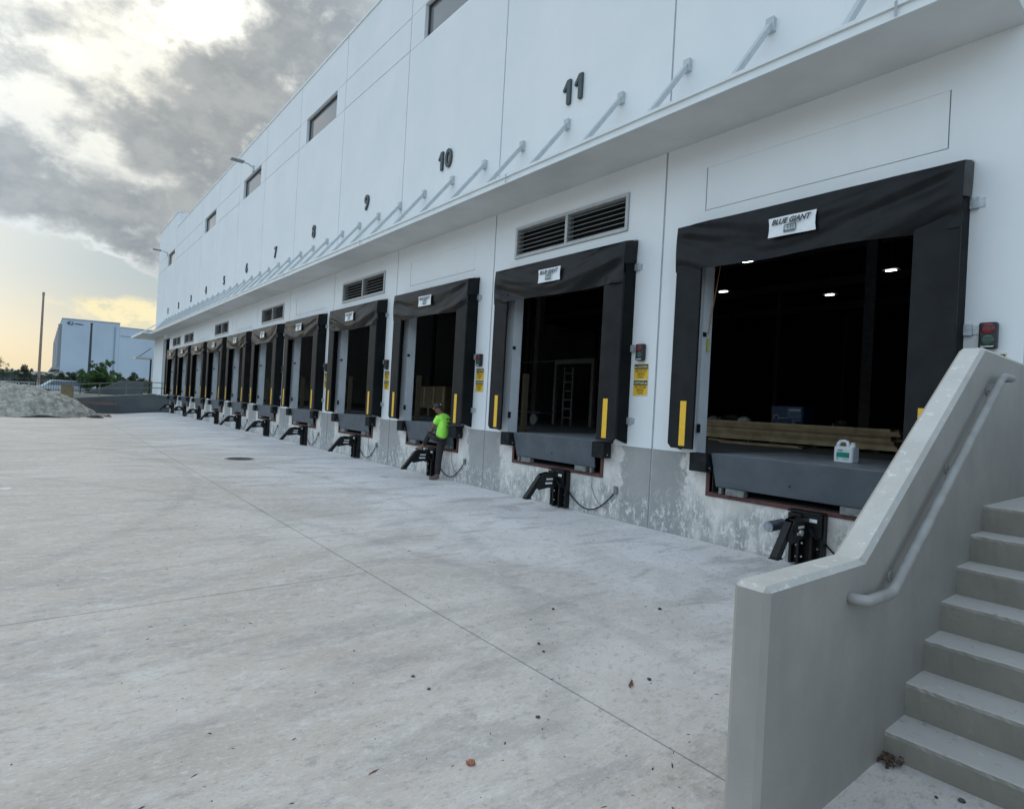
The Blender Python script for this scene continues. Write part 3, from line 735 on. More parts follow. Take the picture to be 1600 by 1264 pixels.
# ------------------------------------------------------------------ concrete stair
st = thing('concrete_stair', 'grey concrete stair with solid side wall climbing to the dock level at right', 'stairs')
SX0, SZ0, TR, RI = -3.745, .130, .2834, .1784
YS0, YS1, YT = -.35, 1.112, .150
prof = [(-5.05, -.3), (-5.05, 1.070), (-4.12, 1.070), (-2.19, 2.307), (-.004, 2.307), (-.004, -.3)]
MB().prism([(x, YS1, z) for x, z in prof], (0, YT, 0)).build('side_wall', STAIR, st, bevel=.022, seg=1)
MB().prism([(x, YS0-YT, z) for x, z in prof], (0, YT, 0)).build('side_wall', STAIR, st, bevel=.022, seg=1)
for i in range(7):
    x0 = SX0+TR*i; x1 = x0+TR if i < 6 else -.004; z1 = SZ0+RI*i; z0 = z1-RI if i else -.1
    rnd = random.Random(i+3); m = MB(); ny_ = 60; vs = []; fs = []
    # cross-section points, nosing slightly ragged along the width
    for k in range(ny_+1):
        y = YS0+(YS1-YS0)*k/ny_; j = lambda a: rnd.gauss(0, a*.35)
        e = .0012*math.sin(k*.7+i)+.001*math.sin(k*1.9+2*i)
        sec = [(x0+.012+j(.001), z0), (x0+.004+e*.5+j(.002), z0+(z1-z0)*.5), (x0+e+j(.0025), z1-.020+j(.002)), (x0+.008+e+j(.003), z1-.004+j(.002)), (x0+.022+j(.003), z1+j(.001)), ((x0+x1)/2, z1+j(.001)), (x1+.02 if i < 6 else x1, z1)]
        vs += [(a, y, b) for a, b in sec]
    ns = 7
    for k in range(ny_):
        for q in range(ns-1): a = k*ns+q; fs.append((a, a+1, a+ns+1, a+ns))
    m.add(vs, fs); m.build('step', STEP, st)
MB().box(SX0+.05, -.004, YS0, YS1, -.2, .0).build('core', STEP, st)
# handrail
hr = thing('handrail', 'grey pipe handrail mounted on the inside of the stair wall', 'handrail')
yr = YS1-.072
def bend(pts, r=.06, n=5):
    out = [Vector(pts[0])]
    for a, b, c in zip(pts, pts[1:], pts[2:]):
        a, b, c = map(Vector, (a, b, c)); p = b+(a-b).normalized()*r; q = b+(c-b).normalized()*r
        for k in range(n+1): t_ = k/n; out.append(p*(1-t_)**2 + b*2*t_*(1-t_) + q*t_**2)
    return out + [Vector(pts[-1])]
MB().tube(bend([(-4.29, YS1+.01, .915), (-4.29, yr, .915), (-3.96, yr, .905), (-2.04, yr, 2.115), (-1.74, yr, 2.12), (-1.74, YS1+.01, 2.12)], .055, 6), .026, 14).build('pipe', RAIL, hr, smooth=True)
for x, z in ((-3.80, 1.005), (-2.95, 1.541), (-2.12, 2.065)):
    m = MB(); m.tube([(x, yr, z-.02), (x+.005, yr+.01, z-.055), (x+.01, YS1-.004, z-.06)], .008, 6); m.tube([(x+.01, YS1-.012, z-.06), (x+.01, YS1-.001, z-.06)], .03, 10); m.build('bracket', RAIL, hr)

# ------------------------------------------------------------------ jug
def jug():
    o = thing('plastic_jug', 'white plastic jug with a green label on the leveler deck', 'jug', (.95, 3.19, 1.237), rz=R(-12))
    PL = plain('translucent_white_plastic', (.70, .73, .77), .4, var=.04)
    sec = []
    def ring(z, hx, hy, cy_=0., r=.03, n=4):
        out = []
        for cx_, cyy, a0 in ((hx-r, hy-r, 0), (-hx+r, hy-r, 90), (-hx+r, -hy+r, 180), (hx-r, -hy+r, 270)):
            for k in range(n+1): a = R(a0+90*k/n); out.append((cx_+r*math.cos(a), cy_+cyy+r*math.sin(a), z))
        return out
    rings = [ring(0, .075, .125), ring(.006, .08, .13), ring(.15, .08, .13), ring(.19, .078, .128, 0), ring(.205, .07, .12)]
    n = len(rings[0]); m = MB(); vs = [p for r_ in rings for p in r_]; fs = [tuple(range(n))[::-1], tuple(range(len(vs)-n, len(vs)))]
    for i in range(len(rings)-1):
        for k in range(n): fs.append((i*n+k, i*n+(k+1) % n, (i+1)*n+(k+1) % n, (i+1)*n+k))
    m.add(vs, fs); b = m.build('body', PL, o, smooth=False)
    MB().tube([(0, .115, .19), (0, .112, .235), (0, .085, .268), (0, .03, .275), (0, -.01, .262), (0, -.022, .235), (0, -.022, .20)], [.028, .026, .022, .022, .022, .024, .03], 10).build('handle', PL, o, smooth=True)
    MB().tube([(0, -.085, .19), (0, -.088, .235)], [.042, .032], 14).build('neck', PL, o, smooth=True)
    MB().tube([(0, -.088, .235), (0, -.088, .262)], .028, 14).build('cap', plain('cream_cap', (.62, .60, .50), .5), o)
    lb = MB().box(-.0825, -.0805, -.095, .085, .025, .175).build('label_sticker', plain('pale_label', (.60, .72, .70), .5), o)
    MB().box(-.0835, -.0825, -.092, .082, .062, .128).build('green_band', plain('green_label_band', (.0, .24, .16), .5), lb)
    MB().box(-.0835, -.0825, .0, .07, .143, .158).box(-.0835, -.0825, .055, .075, .035, .052).box(-.0835, -.0825, -.07, .0, .038, .044).build('print', INKG, lb)
jug()
# ------------------------------------------------------------------ things inside
ls = thing('lumber_stack', 'low stack of pale lumber boards on the warehouse floor inside the nearest dock door', 'lumber', (5.7, 6.3, 1.2))
rnd = random.Random(4)
for z in (0,):
    for y in (-1.8, -.6, .9, 2.2): MB().box(0.06, .9, y-.05, y+.05, 0, .06).build('bearer', INT, ls)
WOODS = [plain('lumber_pine_%s' % k, c_, .75, var=.2, scale=4, bump=.002) for k, c_ in (('pale', (.60, .47, .28)), ('tan', (.48, .36, .21)), ('brown', (.34, .25, .15)))]
for r_ in range(9):
    for c_ in range(3):
        dx = rnd.uniform(-.05, .02); ya = -2.12+rnd.uniform(-.12, .10); yb = rnd.uniform(2.3, 3.2); t_ = .0445
        o = MB().box(0, .285, ya, yb, 0, t_).build('board', rnd.choice(WOODS), ls, (c_*.3+dx, 0, .062+r_*.0475)); o.rotation_euler.z = rnd.uniform(-.010, .010); o.rotation_euler.x = rnd.uniform(-.0015, .0015)
o = thing('plywood_sheet', 'flat brown plywood sheet lying crooked in front of the lumber stack', 'plywood sheet', (4.75, 6.2, 1.2), rz=R(14))
MB().box(-.35, .35, -.7, .9, .0, .02).build('sheet', WOODS[2], o); MB().box(-.30, .38, -.62, .95, .021, .040).build('sheet', WOODS[1], o)
o = thing('bucket', 'dark bucket on the floor behind the lumber, right of the blue welder', 'bucket', (6.9, 5.6, 1.2)); MB().tube([(0, 0, 0), (0, 0, .62)], [.13, .16], 14).build('pail', BLKP, o)
o = thing('tool_bag', 'dark slumped bag on the lumber left of the blue welder', 'bag', (5.95, 7.80, 1.66)); MB().tube([(0, -.22, .06), (0, -.1, .10), (0, .1, .09), (0, .22, .05)], [.05, .10, .09, .04], 10).build('body', BLKP, o)
lb = tag(MB().box(-.1, .1, -.75, .75, 0, .04).build('loose_board', WOOD, None, (4.85, 7.3, 1.203)), 'loose board lying on the floor in front of the lumber stack', 'board'); lb.rotation_euler.z = R(-38)
gw = thing('welder_generator', 'blue engine welder with white lettering mark behind the lumber stack', 'welder', (7.0, 6.95, 1.2), rz=R(-6))
BLU = plain('blue_enamel', (.02, .07, .19), .4); BLUL = plain('light_blue_panel', (.10, .20, .34), .45)
MB().box(0, .55, -.42, .42, .22, .92).build('cabinet', BLU, gw, bevel=.02)
MB().box(-.012, 0, -.38, -.02, .62, .88).box(-.012, 0, -.38, -.16, .26, .60).build('control_panel', BLUL, gw)
MB().box(-.02, -.012, -.36, -.08, .80, .84).build('handle', GALV, gw)
m = MB(); pts = [(-.006, .26+.07*math.cos(R(a)), .45+.07*math.sin(R(a))) for a in range(-50-180+90, 140, 20)]
pts = [(-.006, .26+.07*math.cos(R(a)), .62+.07*math.sin(R(a))) for a in range(215, -36, -20)]
m.tube([(p[0], .26+(.26-p[1])*-1, p[2]) for p in pts], .013, 5); m.box(-.01, -.001, -.02, .16, .61, .628); m.build('swoosh_mark', plain('white_decal', (.6, .62, .65), .5), gw)
for y in (-.3, .3):
    MB().tube([(.1, y-.03, .12), (.1, y+.03, .12)], .12, 14).build('wheel', BLKP, gw)
MB().box(.05, .5, -.38, .38, .12, .22).build('cart', BLKP, gw)
def dome(name, lab, loc, r_, mat):
    m = MB(); vs = []; fs = []; n = 14
    for i in range(5):
        a = i/5*math.pi/2
        for k in range(n): q = 2*math.pi*k/n; vs.append((r_*math.cos(a)*math.cos(q), r_*1.15*math.cos(a)*math.sin(q), r_*.75*math.sin(a)))
    vs.append((0, 0, r_*.75))
    for i in range(4):
        for k in range(n): fs.append((i*n+k, i*n+(k+1) % n, (i+1)*n+(k+1) % n, (i+1)*n+k))
    for k in range(n): fs.append((4*n+k, 4*n+(k+1) % n, 5*n))
    m.add(vs, fs); m.tube([(-.0, -r_*1.2, .004), (-r_*1.45, -.05, -.004), (-r_*1.45, .05, -.004), (0, r_*1.2, .004)], .01, 5)
    o = thing(name, lab, 'hard hat', loc, 'hard hats on the lumber stack'); m.build('shell', mat, o, smooth=True)
    MB().box(-.01, .01, -r_*.2, r_*.2, r_*.7, r_*.8).build('ridge', mat, o)
dome('hard_hat', 'pale hard hat on the lumber stack close to the blue welder', (5.9, 7.42, 1.692), .14, plain('hat_white', (.55, .53, .48), .5))
dome('hard_hat', 'grey hard hat on the far left end of the lumber stack', (5.9, 8.25, 1.692), .12, plain('hat_grey', (.25, .25, .24), .5))
for k, (y, s) in enumerate(((7.95, .06), (6.1, .05), (5.3, .05))):
    o = thing('hand_tool', ['dark grinder tool between the two hard hats', 'small tool on the lumber right of the blue welder', 'tape roll on the lumber near its right end'][k], 'tool', (5.85, y, 1.692))
    MB().tube([(0, -.09, s*.5), (0, .06, s*.5)], s*.45, 8).build('body', BLKP, o); MB().tube([(0, .06, s*.5), (0, .09, s*.5)], s*.8, 10).build('head', KEEP, o)
# inside dock 11: steel portal frame with ladder, cart
fr = thing('steel_frame', 'dim grey steel portal frame standing inside the dock under number 11', 'frame', (7.0, 0, 1.2))
GS = plain('dim_grey_steel', (.16, .16, .16), .6)
MB().box(-.06, .06, 13.4, 15.3, 2.12, 2.28).build('beam', GS, fr); MB().box(-.06, .06, 13.4, 13.52, 0, 2.12).build('post', GS, fr); MB().box(-.06, .06, 15.2, 15.3, 0, 2.12).build('post', GS, fr)
MB().tube([(0, 15.3, 2.24), (0, 18.6, 2.24)], .025, 6).build('rail', GS, fr)
ld = thing('ladder', 'dim pale ladder leaning inside the dock under number 11', 'ladder', (6.6, 14.2, 1.2))
AL2 = plain('dull_aluminium', (.20, .21, .21), .6, .2)
for y in (-.2, .2): MB().box(-.03, .03, y-.02, y+.02, 0, 1.95).build('rail', AL2, ld)
for k in range(6): MB().box(-.02, .02, -.18, .18, .25+k*.3, .28+k*.3).build('rung', AL2, ld)
ct = thing('flat_cart', 'low wheeled cart with grey wheels at left inside the dock under number 11', 'cart', (5.3, 14.7, 1.2))
MB().box(-.3, .3, -.9, .7, .36, .42).build('deck', INT, ct)
for y in (-.62, .3): MB().tube([(-.3, y, .17), (-.24, y, .17)], .17, 16).build('wheel', GS, ct)
bx = thing('wooden_crate', 'dim brown crate standing inside the dock behind the worker', 'crate', (4.6, 19.9, 1.2))
CR = plain('crate_plywood', (.17, .13, .08), .8)
MB().box(0, .9, -1.2, .9, .42, 1.15).build('box', CR, bx)
for y in (-1.1, -.4, .3, .8): MB().box(-.03, 0, y-.05, y+.05, .42, 1.15).build('batten', WOOD, bx)
MB().box(0, .9, -1.2, .9, .30, .42).build('skid', CR, bx)
for y in (-1.1, 0, .8): MB().box(0, .9, y-.06, y+.06, 0, .3).build('leg', CR, bx)
# ceiling lamps
LAMP = emis('lamp_glow', (1, .98, .92), 9)
for k, (x, y) in enumerate(((17.92, 14.45), (23.3, 10.33), (23.18, 18.85), (27.23, 14.68))):
    o = thing('ceiling_lamp', ['lit lamp just under the curtain edge of the nearest dock', 'lit lamp furthest right inside the nearest dock', 'lower left lit lamp inside the nearest dock', 'lowest middle lit lamp inside the nearest dock'][k], 'lamp', (x, y, 9.0), 'lit lamps inside the warehouse')
    MB().box(-.16, -.02, -.2, .2, 0, .03).box(.04, .18, -.16, .24, .05, .08).build('tube', LAMP, o)
    MB().box(-.26, .28, -.34, .34, .062, .14).build('housing', JOI, o)
    MB().tube([(0, 0, .14), (0, 0, 2.6)], .02, 5).build('rod', JOI, o)

# ------------------------------------------------------------------ worker
def skin(name, pts, edges, radii, mat, parent, root=0, sub=2):
    me = bpy.data.meshes.new(name); me.from_pydata(pts, edges, []); me.materials.append(mat)
    o = bpy.data.objects.new(name, me); C.objects.link(o); o.parent = parent
    o.modifiers.new('skin', 'SKIN').use_smooth_shade = True
    bm = bmesh.new(); bm.from_mesh(me); lay = bm.verts.layers.skin.verify(); bm.verts.ensure_lookup_table()
    for i, v in enumerate(bm.verts):
        r_ = radii[i]; v[lay].radius = r_ if isinstance(r_, tuple) else (r_, r_); v[lay].use_root = (i == root)
    bm.to_mesh(me); bm.free()
    s = o.modifiers.new('sub', 'SUBSURF'); s.levels = sub; s.render_levels = sub
    return o
SKIN = plain('skin_brown', (.16, .085, .055), .55, var=.08)
t = MT('hivis_lime_shirt', .8); ob = t.tc.outputs['Object']; X, Y, Z = t.sep(ob)
base = t.mix(t.step(t.noise(9, 4), .3, .7), (.33, .86, .08), (.44, .95, .13))
rows = t.math('SINE', t.math('MULTIPLY', Z, 75)); bl = t.noise(55, 2, .5, (1, .3, .4), src=ob)
inb = t.math('MULTIPLY', t.math('MULTIPLY', t.step(X, -.20, -.17), t.step(X, -.03, -.06)), t.math('MULTIPLY', t.step(Z, 1.16, 1.18), t.step(Z, 1.40, 1.38)))
inb = t.math('MULTIPLY', inb, t.step(Y, 11.17, 11.14))
c = t.mix(t.math('MULTIPLY', inb, t.math('MULTIPLY', t.step(rows, -.2, .3), t.step(bl, .43, .5))), base, (.05, .17, .06))
t.color(c); t.bump(t.noise(14, 4, .6, (1, 1, .5)), .02, .5); SHIRT = t.m
PANTS = plain('dark_work_trousers', (.022, .020, .022), .85, var=.25, scale=14, bump=.01); SHOE = plain('work_boots', (.13, .115, .10), .8, var=.2); CAP = plain('dark_cap', (.03, .03, .032), .7)
wk = thing('person', 'worker in lime green shirt and dark trousers, one foot up on a restraint', 'person')
bp = [(-.23, 11.20, .96), (-.205, 11.17, 1.12), (-.19, 11.16, 1.28), (-.195, 11.18, 1.41), (-.235, 11.225, 1.48), (-.285, 11.26, 1.545), (-.31, 11.285, 1.62),
      (-.335, 11.18, 1.40), (-.405, 11.235, 1.17), (-.33, 11.43, 1.075), (-.31, 11.49, 1.07),
      (-.04, 11.18, 1.39), (.02, 11.27, 1.16), (-.10, 11.45, 1.10), (-.15, 11.52, 1.10),
      (-.20, 11.20, .90), (-.235, 11.21, .50), (-.25, 11.20, .10), (-.38, 11.215, .05),
      (-.30, 11.24, .92), (-.30, 11.56, 1.00), (-.375, 11.68, .72), (-.44, 11.78, .64)]
be = [(0, 1), (1, 2), (2, 3), (3, 4), (4, 5), (5, 6), (3, 7), (7, 8), (8, 9), (9, 10), (3, 11), (11, 12), (12, 13), (13, 14), (0, 15), (15, 16), (16, 17), (17, 18), (0, 19), (19, 20), (20, 21), (21, 22)]
brd = [(.08, .07), (.11, .085), (.13, .095), (.09, .075), .056, .084, .076, .052, .041, .033, .028, .052, .041, .033, .028, .05, .048, .04, .033, .05, .048, .04, .033]
skin('body', bp, be, brd, SKIN, wk)
skin('shirt', [(-.215, 11.195, .895), (-.20, 11.165, 1.12), (-.19, 11.15, 1.28), (-.195, 11.175, 1.40), (-.225, 11.215, 1.465), (-.325, 11.18, 1.385), (-.395, 11.21, 1.235), (-.055, 11.175, 1.375), (-.01, 11.22, 1.235)],
     [(0, 1), (1, 2), (2, 3), (3, 4), (3, 5), (5, 6), (3, 7), (7, 8)], [(.178, .15), (.165, .13), (.155, .12), (.115, .095), (.068, .062), .078, .066, .078, .066], SHIRT, wk)
skin('trousers', [(-.215, 11.195, 1.05), (-.19, 11.20, .88), (-.23, 11.215, .50), (-.25, 11.205, .10), (-.29, 11.24, .91), (-.30, 11.555, .99), (-.37, 11.67, .74)],
     [(0, 1), (1, 2), (2, 3), (0, 4), (4, 5), (5, 6)], [(.145, .12), (.105, .105), .074, .066, (.085, .09), .072, .06], PANTS, wk)
skin('shoe', [(-.20, 11.195, .055), (-.29, 11.21, .05), (-.41, 11.225, .042), (-.455, 11.23, .04)], [(0, 1), (1, 2), (2, 3)], [(.05, .05), (.052, .045), (.05, .038), (.035, .03)], SHOE, wk)
skin('shoe', [(-.385, 11.66, .67), (-.41, 11.72, .655), (-.46, 11.81, .645), (-.475, 11.845, .64)], [(0, 1), (1, 2), (2, 3)], [(.05, .05), (.052, .045), (.05, .038), (.035, .03)], SHOE, wk)
def hand(hx, hy, hz, dx, dy_, dz, side):
    pts = [(hx, hy, hz)]; ed = []; rr = [(.028, .016)]; D = Vector((dx, dy_, dz)).normalized(); S = D.cross(Vector((0, 0, 1))).normalized()*side
    pts.append(Vector((hx, hy, hz))+D*.045); rr.append((.036, .017)); ed.append((0, 1))
    for k in range(4):
        b = Vector((hx, hy, hz))+D*.085+S*(-.027+.018*k); a = len(pts); l = [.034, .04, .037, .028][k]
        pts += [b, b+D*l+Vector((0, 0, -.008)), b+D*l*1.6+Vector((0, 0, -.03))]; rr += [.009, .008, .007]; ed += [(1, a), (a, a+1), (a+1, a+2)]
    b = Vector((hx, hy, hz))+D*.03-S*.035; a = len(pts); pts += [b, b+D*.035-S*.018, b+D*.06-S*.012]; rr += [.011, .010, .008]; ed += [(0, a), (a, a+1), (a+1, a+2)]
    return skin('hand', [tuple(p) for p in pts], ed, rr, SKIN, wk, sub=1)
hand(-.31, 11.49, 1.07, .1, .8, -.25, 1); hand(-.15, 11.52, 1.10, -.5, .7, -.2, -1)
# cap and face
def ell(name, c_, r_, mat, zmin=-1, squash=1):
    m = MB(); vs = []; fs = []; nu, nv = 18, 12
    for i in range(nv+1):
        a = math.pi*i/nv
        for k in range(nu): b = 2*math.pi*k/nu; vs.append((c_[0]+r_[0]*math.sin(a)*math.cos(b), c_[1]+r_[1]*math.sin(a)*math.sin(b), c_[2]+r_[2]*max(zmin, math.cos(a))))
    for i in range(nv):
        for k in range(nu): fs.append((i*nu+k, i*nu+(k+1) % nu, (i+1)*nu+(k+1) % nu, (i+1)*nu+k))
    return m.add(vs, fs).build(name, mat, wk, smooth=True)
cpo = ell('cap', (-.31, 11.27, 1.632), (.085, .096, .082), CAP, zmin=-.1)
hd = Vector((.015, -.015, .012))
MB().add([Vector(p)+hd for p in [(-.40, 11.36, 1.625), (-.47, 11.43, 1.59), (-.40, 11.46, 1.59), (-.31, 11.38, 1.625), (-.40, 11.36, 1.634), (-.47, 11.43, 1.599), (-.40, 11.46, 1.599), (-.31, 11.38, 1.634)]], [(0, 1, 2, 3), (4, 5, 6, 7), (0, 1, 5, 4), (1, 2, 6, 5), (2, 3, 7, 6)]).build('brim', CAP, cpo)
MB().box(-.30, -.275, 11.172, 11.176, 1.675, 1.70).build('cap_tag', LBL, cpo)
ell('nose', (-.352, 11.362, 1.58), (.014, .02, .018), SKIN); ell('ear', (-.395, 11.26, 1.585), (.012, .02, .030), SKIN); ell('ear', (-.228, 11.29, 1.585), (.012, .02, .030), SKIN)
EYE = plain('eye_white', (.5, .5, .48), .4)
ell('eye', (-.365, 11.343, 1.605), (.011, .009, .008), EYE); ell('eye', (-.318, 11.352, 1.605), (.011, .009, .008), EYE)
ell('mouth', (-.338, 11.345, 1.545), (.022, .008, .006), plain('lips', (.14, .06, .05), .5))

# ------------------------------------------------------------------ yard bits
mh = thing('manhole_cover', 'round rusty manhole cover in the pale concrete yard', 'manhole cover', (-3.17, 16.1, yard_z(-3.17, 16.1)))
t = MT('manhole_iron', .8); X, Y, Z = t.sep(t.tc.outputs['Object'])
t.color(t.mix(t.step(t.noise(6, 5), .35, .65), (.10, .085, .07), (.16, .135, .11))); MHM = t.m
m = MB(); m.tube([(0, 0, -.03), (0, 0, .012)], .30, 32); m.build('lid', MHM, mh)
m = MB()
for k in range(-4, 5):
    h = math.sqrt(.27**2-(k*.06)**2); m.box(-h, h, k*.06-.01, k*.06+.01, .012, .018)
m.build('grip_rib', MHM, mh)
vs = []; fs = []
for k in range(32):
    a = 2*math.pi*k/32
    for r_, z in ((.31, .005), (.36, .006)): vs.append((r_*math.cos(a), r_*math.sin(a), z))
for k in range(32): fs.append((2*k, 2*k+1, (2*k+3) % 64, (2*k+2) % 64))
MB().add(vs, fs).build('rim', plain('manhole_rim', (.25, .24, .22), .9), mh)
def rock(name, loc, s, mat, seed, label=None, cat=None, group=None, flat=.6):
    rr = random.Random(seed); bm = bmesh.new(); bmesh.ops.create_icosphere(bm, subdivisions=1, radius=1)
    for v in bm.verts: v.co = Vector((v.co.x*rr.uniform(.7, 1.2), v.co.y*rr.uniform(.6, 1.1), v.co.z*rr.uniform(.6, 1.1)*flat))*s
    me = bpy.data.meshes.new(name); bm.to_mesh(me); bm.free(); me.materials.append(mat)
    o = bpy.data.objects.new(name, me); C.objects.link(o); o.location = (loc[0], loc[1], yard_z(loc[0], loc[1])+s*flat*.55); o.rotation_euler.z = rr.uniform(0, 6)
    return tag(o, label, cat, group)
REDROCK = plain('reddish_stone', (.30, .12, .07), .8, var=.3, scale=60); DROCK = plain('dark_pebble', (.07, .065, .06), .9, var=.3, scale=40)
rock('stone', (-5.58, 2.25), .028, REDROCK, 1, 'reddish-orange stone lying alone on the yard concrete in the foreground', 'stone')
big = [(-5.37, 3.18, .014), (-5.37, 2.99, .013), (-5.03, 2.39, .016), (-4.11, 2.34, .017), (-2.91, 3.16, .022), (-3.75, 3.64, .016), (-4.41, 3.03, .013), (-4.35, 3.15, .015)]
labs = ['left dark pebble of the pair above the red stone', 'right dark pebble of the pair above the red stone', 'dark pebble near the joint line in the foreground', 'dark pebble right of the joint near the brown twig', 'largest dark pebble towards the stair wall end', 'small dark pebble in the middle of the yard', 'lone dark pebble on the joint side near whitish scuffs', 'dark pebble beside whitish scuffs']
for k, ((x, y, s), lab) in enumerate(zip(big, labs)): rock('pebble', (x, y), s, DROCK, k+10, lab, 'pebble', 'loose pebbles on the yard')
tw = thing('wood_chip', 'brown wood splinter on the concrete right of the joint line', 'wood chip', (-4.27, 2.36, .002), rz=R(30))
MB().prism([(-.05, -.008, 0), (.05, -.004, 0), (.055, .004, .004), (-.03, .010, .004)], (0, 0, .008)).build('splinter', plain('brown_splinter', (.16, .07, .04), .8), tw)
MB().prism([(-.02, -.018, 0), (.02, -.012, 0), (.015, -.006, .002)], (0, 0, .005)).build('flake', bpy.data.materials['brown_splinter'], tw)
def debris(name, cnt, area, smin, smax, mat, seed, label=None):
    rr = random.Random(seed); m = MB()
    for _ in range(cnt):
        x = rr.uniform(area[0], area[1]); y = area[2]+(area[3]-area[2])*rr.random()**1.6; s = rr.uniform(smin, smax); z = yard_z(x, y); a = rr.uniform(0, 6); l = rr.choice([1, 1, 1, 2.5, 4])
        ca, sa_ = math.cos(a), math.sin(a); q = [(-1, -.5), (.2, -.8), (1, .1), (.3, .7), (-.8, .5)]
        pts = [(x+(u*l*ca-v*sa_)*s, y+(u*l*sa_+v*ca)*s, z) for u, v in q]
        m.add(pts+[(x, y, z+s*.8)], [(0, 1, 5), (1, 2, 5), (2, 3, 5), (3, 4, 5), (4, 0, 5)])
    return tag(m.build(name, mat), kind='stuff')
debris('gravel', 900, (-9.5, -.4, 1.4, 20), .002, .0065, DROCK, 5)
debris('sand_crumbs', 500, (-9, -.4, 1.4, 14), .002, .007, plain('pale_crumb', (.5, .5, .48), .9), 6)
debris('wood_flakes', 90, (-8.5, -1, 1.5, 12), .003, .008, bpy.data.materials['brown_splinter'], 9)
rr = random.Random(2)
lf = MB(); LEAF = plain('dead_leaf_brown', (.085, .05, .035), .9, var=.4, scale=60)
for k in range(46):
    x = -3.80+rr.gauss(0, .04); y = 1.06+rr.gauss(0, .03); y = min(y, 1.10); x = min(x, -3.75); z = rr.uniform(.003, .035); s = rr.uniform(.008, .022); a = rr.uniform(0, 6)
    lf.add([(x+s*math.cos(a+q), y+s*.7*math.sin(a+q), max(.002, z+rr.uniform(-.01, .01))) for q in (0, 1.3, 2.7, 4.2)], [(0, 1, 2, 3)])
tag(lf.build('dead_leaves', LEAF), kind='stuff')
rock('stair_pebble', (-3.85, .75), .020, DROCK, 40, 'dark stone on the landing floor before the bottom step', 'pebble'); rock('stair_pebble', (-3.92, .83), .011, DROCK, 41, 'smaller dark stone beside the stone before the bottom step', 'pebble')
# white painted line end at far left
wl = MB(); wl.add([(-9.5, 12.0, yard_z(-9.5, 12)+.004), (-7.55, 12.02, .004), (-7.52, 12.15, .004), (-9.5, 12.14, .004)], [(0, 1, 2, 3)])
tag(wl.build('painted_line', plain('white_line_paint', (.75, .75, .73), .7)), kind='structure')

# ------------------------------------------------------------------ sand pile on black tarp
def hash2(x, y): return (math.sin(x*12.9898+y*78.233)*43758.5453) % 1
def vn(x, y):
    ix, iy = math.floor(x), math.floor(y); fx, fy = x-ix, y-iy; fx = fx*fx*(3-2*fx); fy = fy*fy*(3-2*fy)
    return (hash2(ix, iy)*(1-fx)+hash2(ix+1, iy)*fx)*(1-fy)+(hash2(ix, iy+1)*(1-fx)+hash2(ix+1, iy+1)*fx)*fy
m = MB(); vs = []; fs = []; nx_, ny_ = 190, 110
for j in range(ny_+1):
    for i in range(nx_+1):
        x = -13.2+8.9*i/nx_; y = 38.4+7.2*j/ny_
        u = (x+8.3)/(3.9 if x > -8.3 else 4.8); v = (y-42)/3.3
        d = u*u+v*v; h = 1.62*max(0, 1-d**.85)**.85
        h += (.20*vn(x*1.6, y*1.6)+.14*vn(x*4, y*4)+.11*vn(x*9, y*9)+.06*vn(x*17, y*17)-.18)*min(1, h*3)
        vs.append((x, y, -.24+max(-.02, h)))
for j in range(ny_):
    for i in range(nx_): a = j*(nx_+1)+i; fs.append((a, a+1, a+nx_+2, a+nx_+1))
t = MT('pale_sand', .95, spec=.1); n = t.noise(3, 8, .7); t.color(t.mix(t.step(n, .38, .64), (.25, .235, .205), (.46, .44, .395))); t.bump(t.noise(7, 6), .08, .6); SAND = t.m
sp = thing('sand_pile', 'large heap of pale sand at the far left of the yard', 'sand pile')
MB().add(vs, fs).build('heap', SAND, sp, smooth=True)
m = MB(); vs = []; fs = []; nseg = 60
for k in range(nseg):
    a = 2*math.pi*k/nseg; w_ = 1+.05*math.sin(7*a)+.04*math.sin(13*a+1)
    for rr_, z in ((.9, .02), (.99, .10+.07*math.sin(9*a)), (1.03, .02)):
        vs.append((-8.5+4.35*w_*rr_*math.cos(a), 42+3.6*w_*rr_*math.sin(a), -.19+z))
for k in range(nseg):
    for q in range(2): a = 3*k+q; b = 3*((k+1) % nseg)+q; fs.append((a, a+1, b+1, b))
tp = tag(MB().add(vs, fs).build('black_tarp', plain('black_tarp_sheet', (.015, .016, .018), .5)), 'black plastic tarp showing under the edge of the sand pile', 'tarp')
# ------------------------------------------------------------------ ramp walls and rails at the far end
t = MT('ramp_concrete_grey', .85); n = t.noise(.8, 5); t.color(t.mix(t.step(n, .3, .7), (.085, .098, .105), (.12, .135, .14))); RAMP = t.m
rw = thing('ramp_wall', 'dark grey retaining wall of the drive-in ramp beside the last dock', 'retaining wall')
MB().prism([(-.01, 47.75, -.4), (-.01, 47.75, 1.16), (-.9, 47.75, 1.22), (-2.9, 47.75, 1.03), (-4.7, 47.75, .80), (-7.2, 47.75, .5), (-9, 47.75, .2), (-9, 47.75, -.4)], (0, .3, 0)).build('wall', RAMP, rw)
MB().prism([(-1.0, 47.73, 1.215), (-2.9, 47.73, 1.03), (-7.2, 47.73, .5), (-7.2, 47.73, .56), (-2.9, 47.73, 1.09), (-1.0, 47.73, 1.27)], (0, .34, 0)).build('kerb', plain('kerb_pale', (.26, .27, .25), .8), rw)
rw2 = thing('ramp_side_wall', 'higher dark grey ramp wall with sloping top behind the railing', 'retaining wall')
MB().prism([(-.95, 53.5, -.4), (-.95, 53.5, 2.12), (-2.35, 53.5, 2.14), (-3.4, 53.5, 1.54), (-5.0, 53.5, .9), (-5.0, 53.5, -.4)], (0, .3, 0)).build('wall', RAMP, rw2)
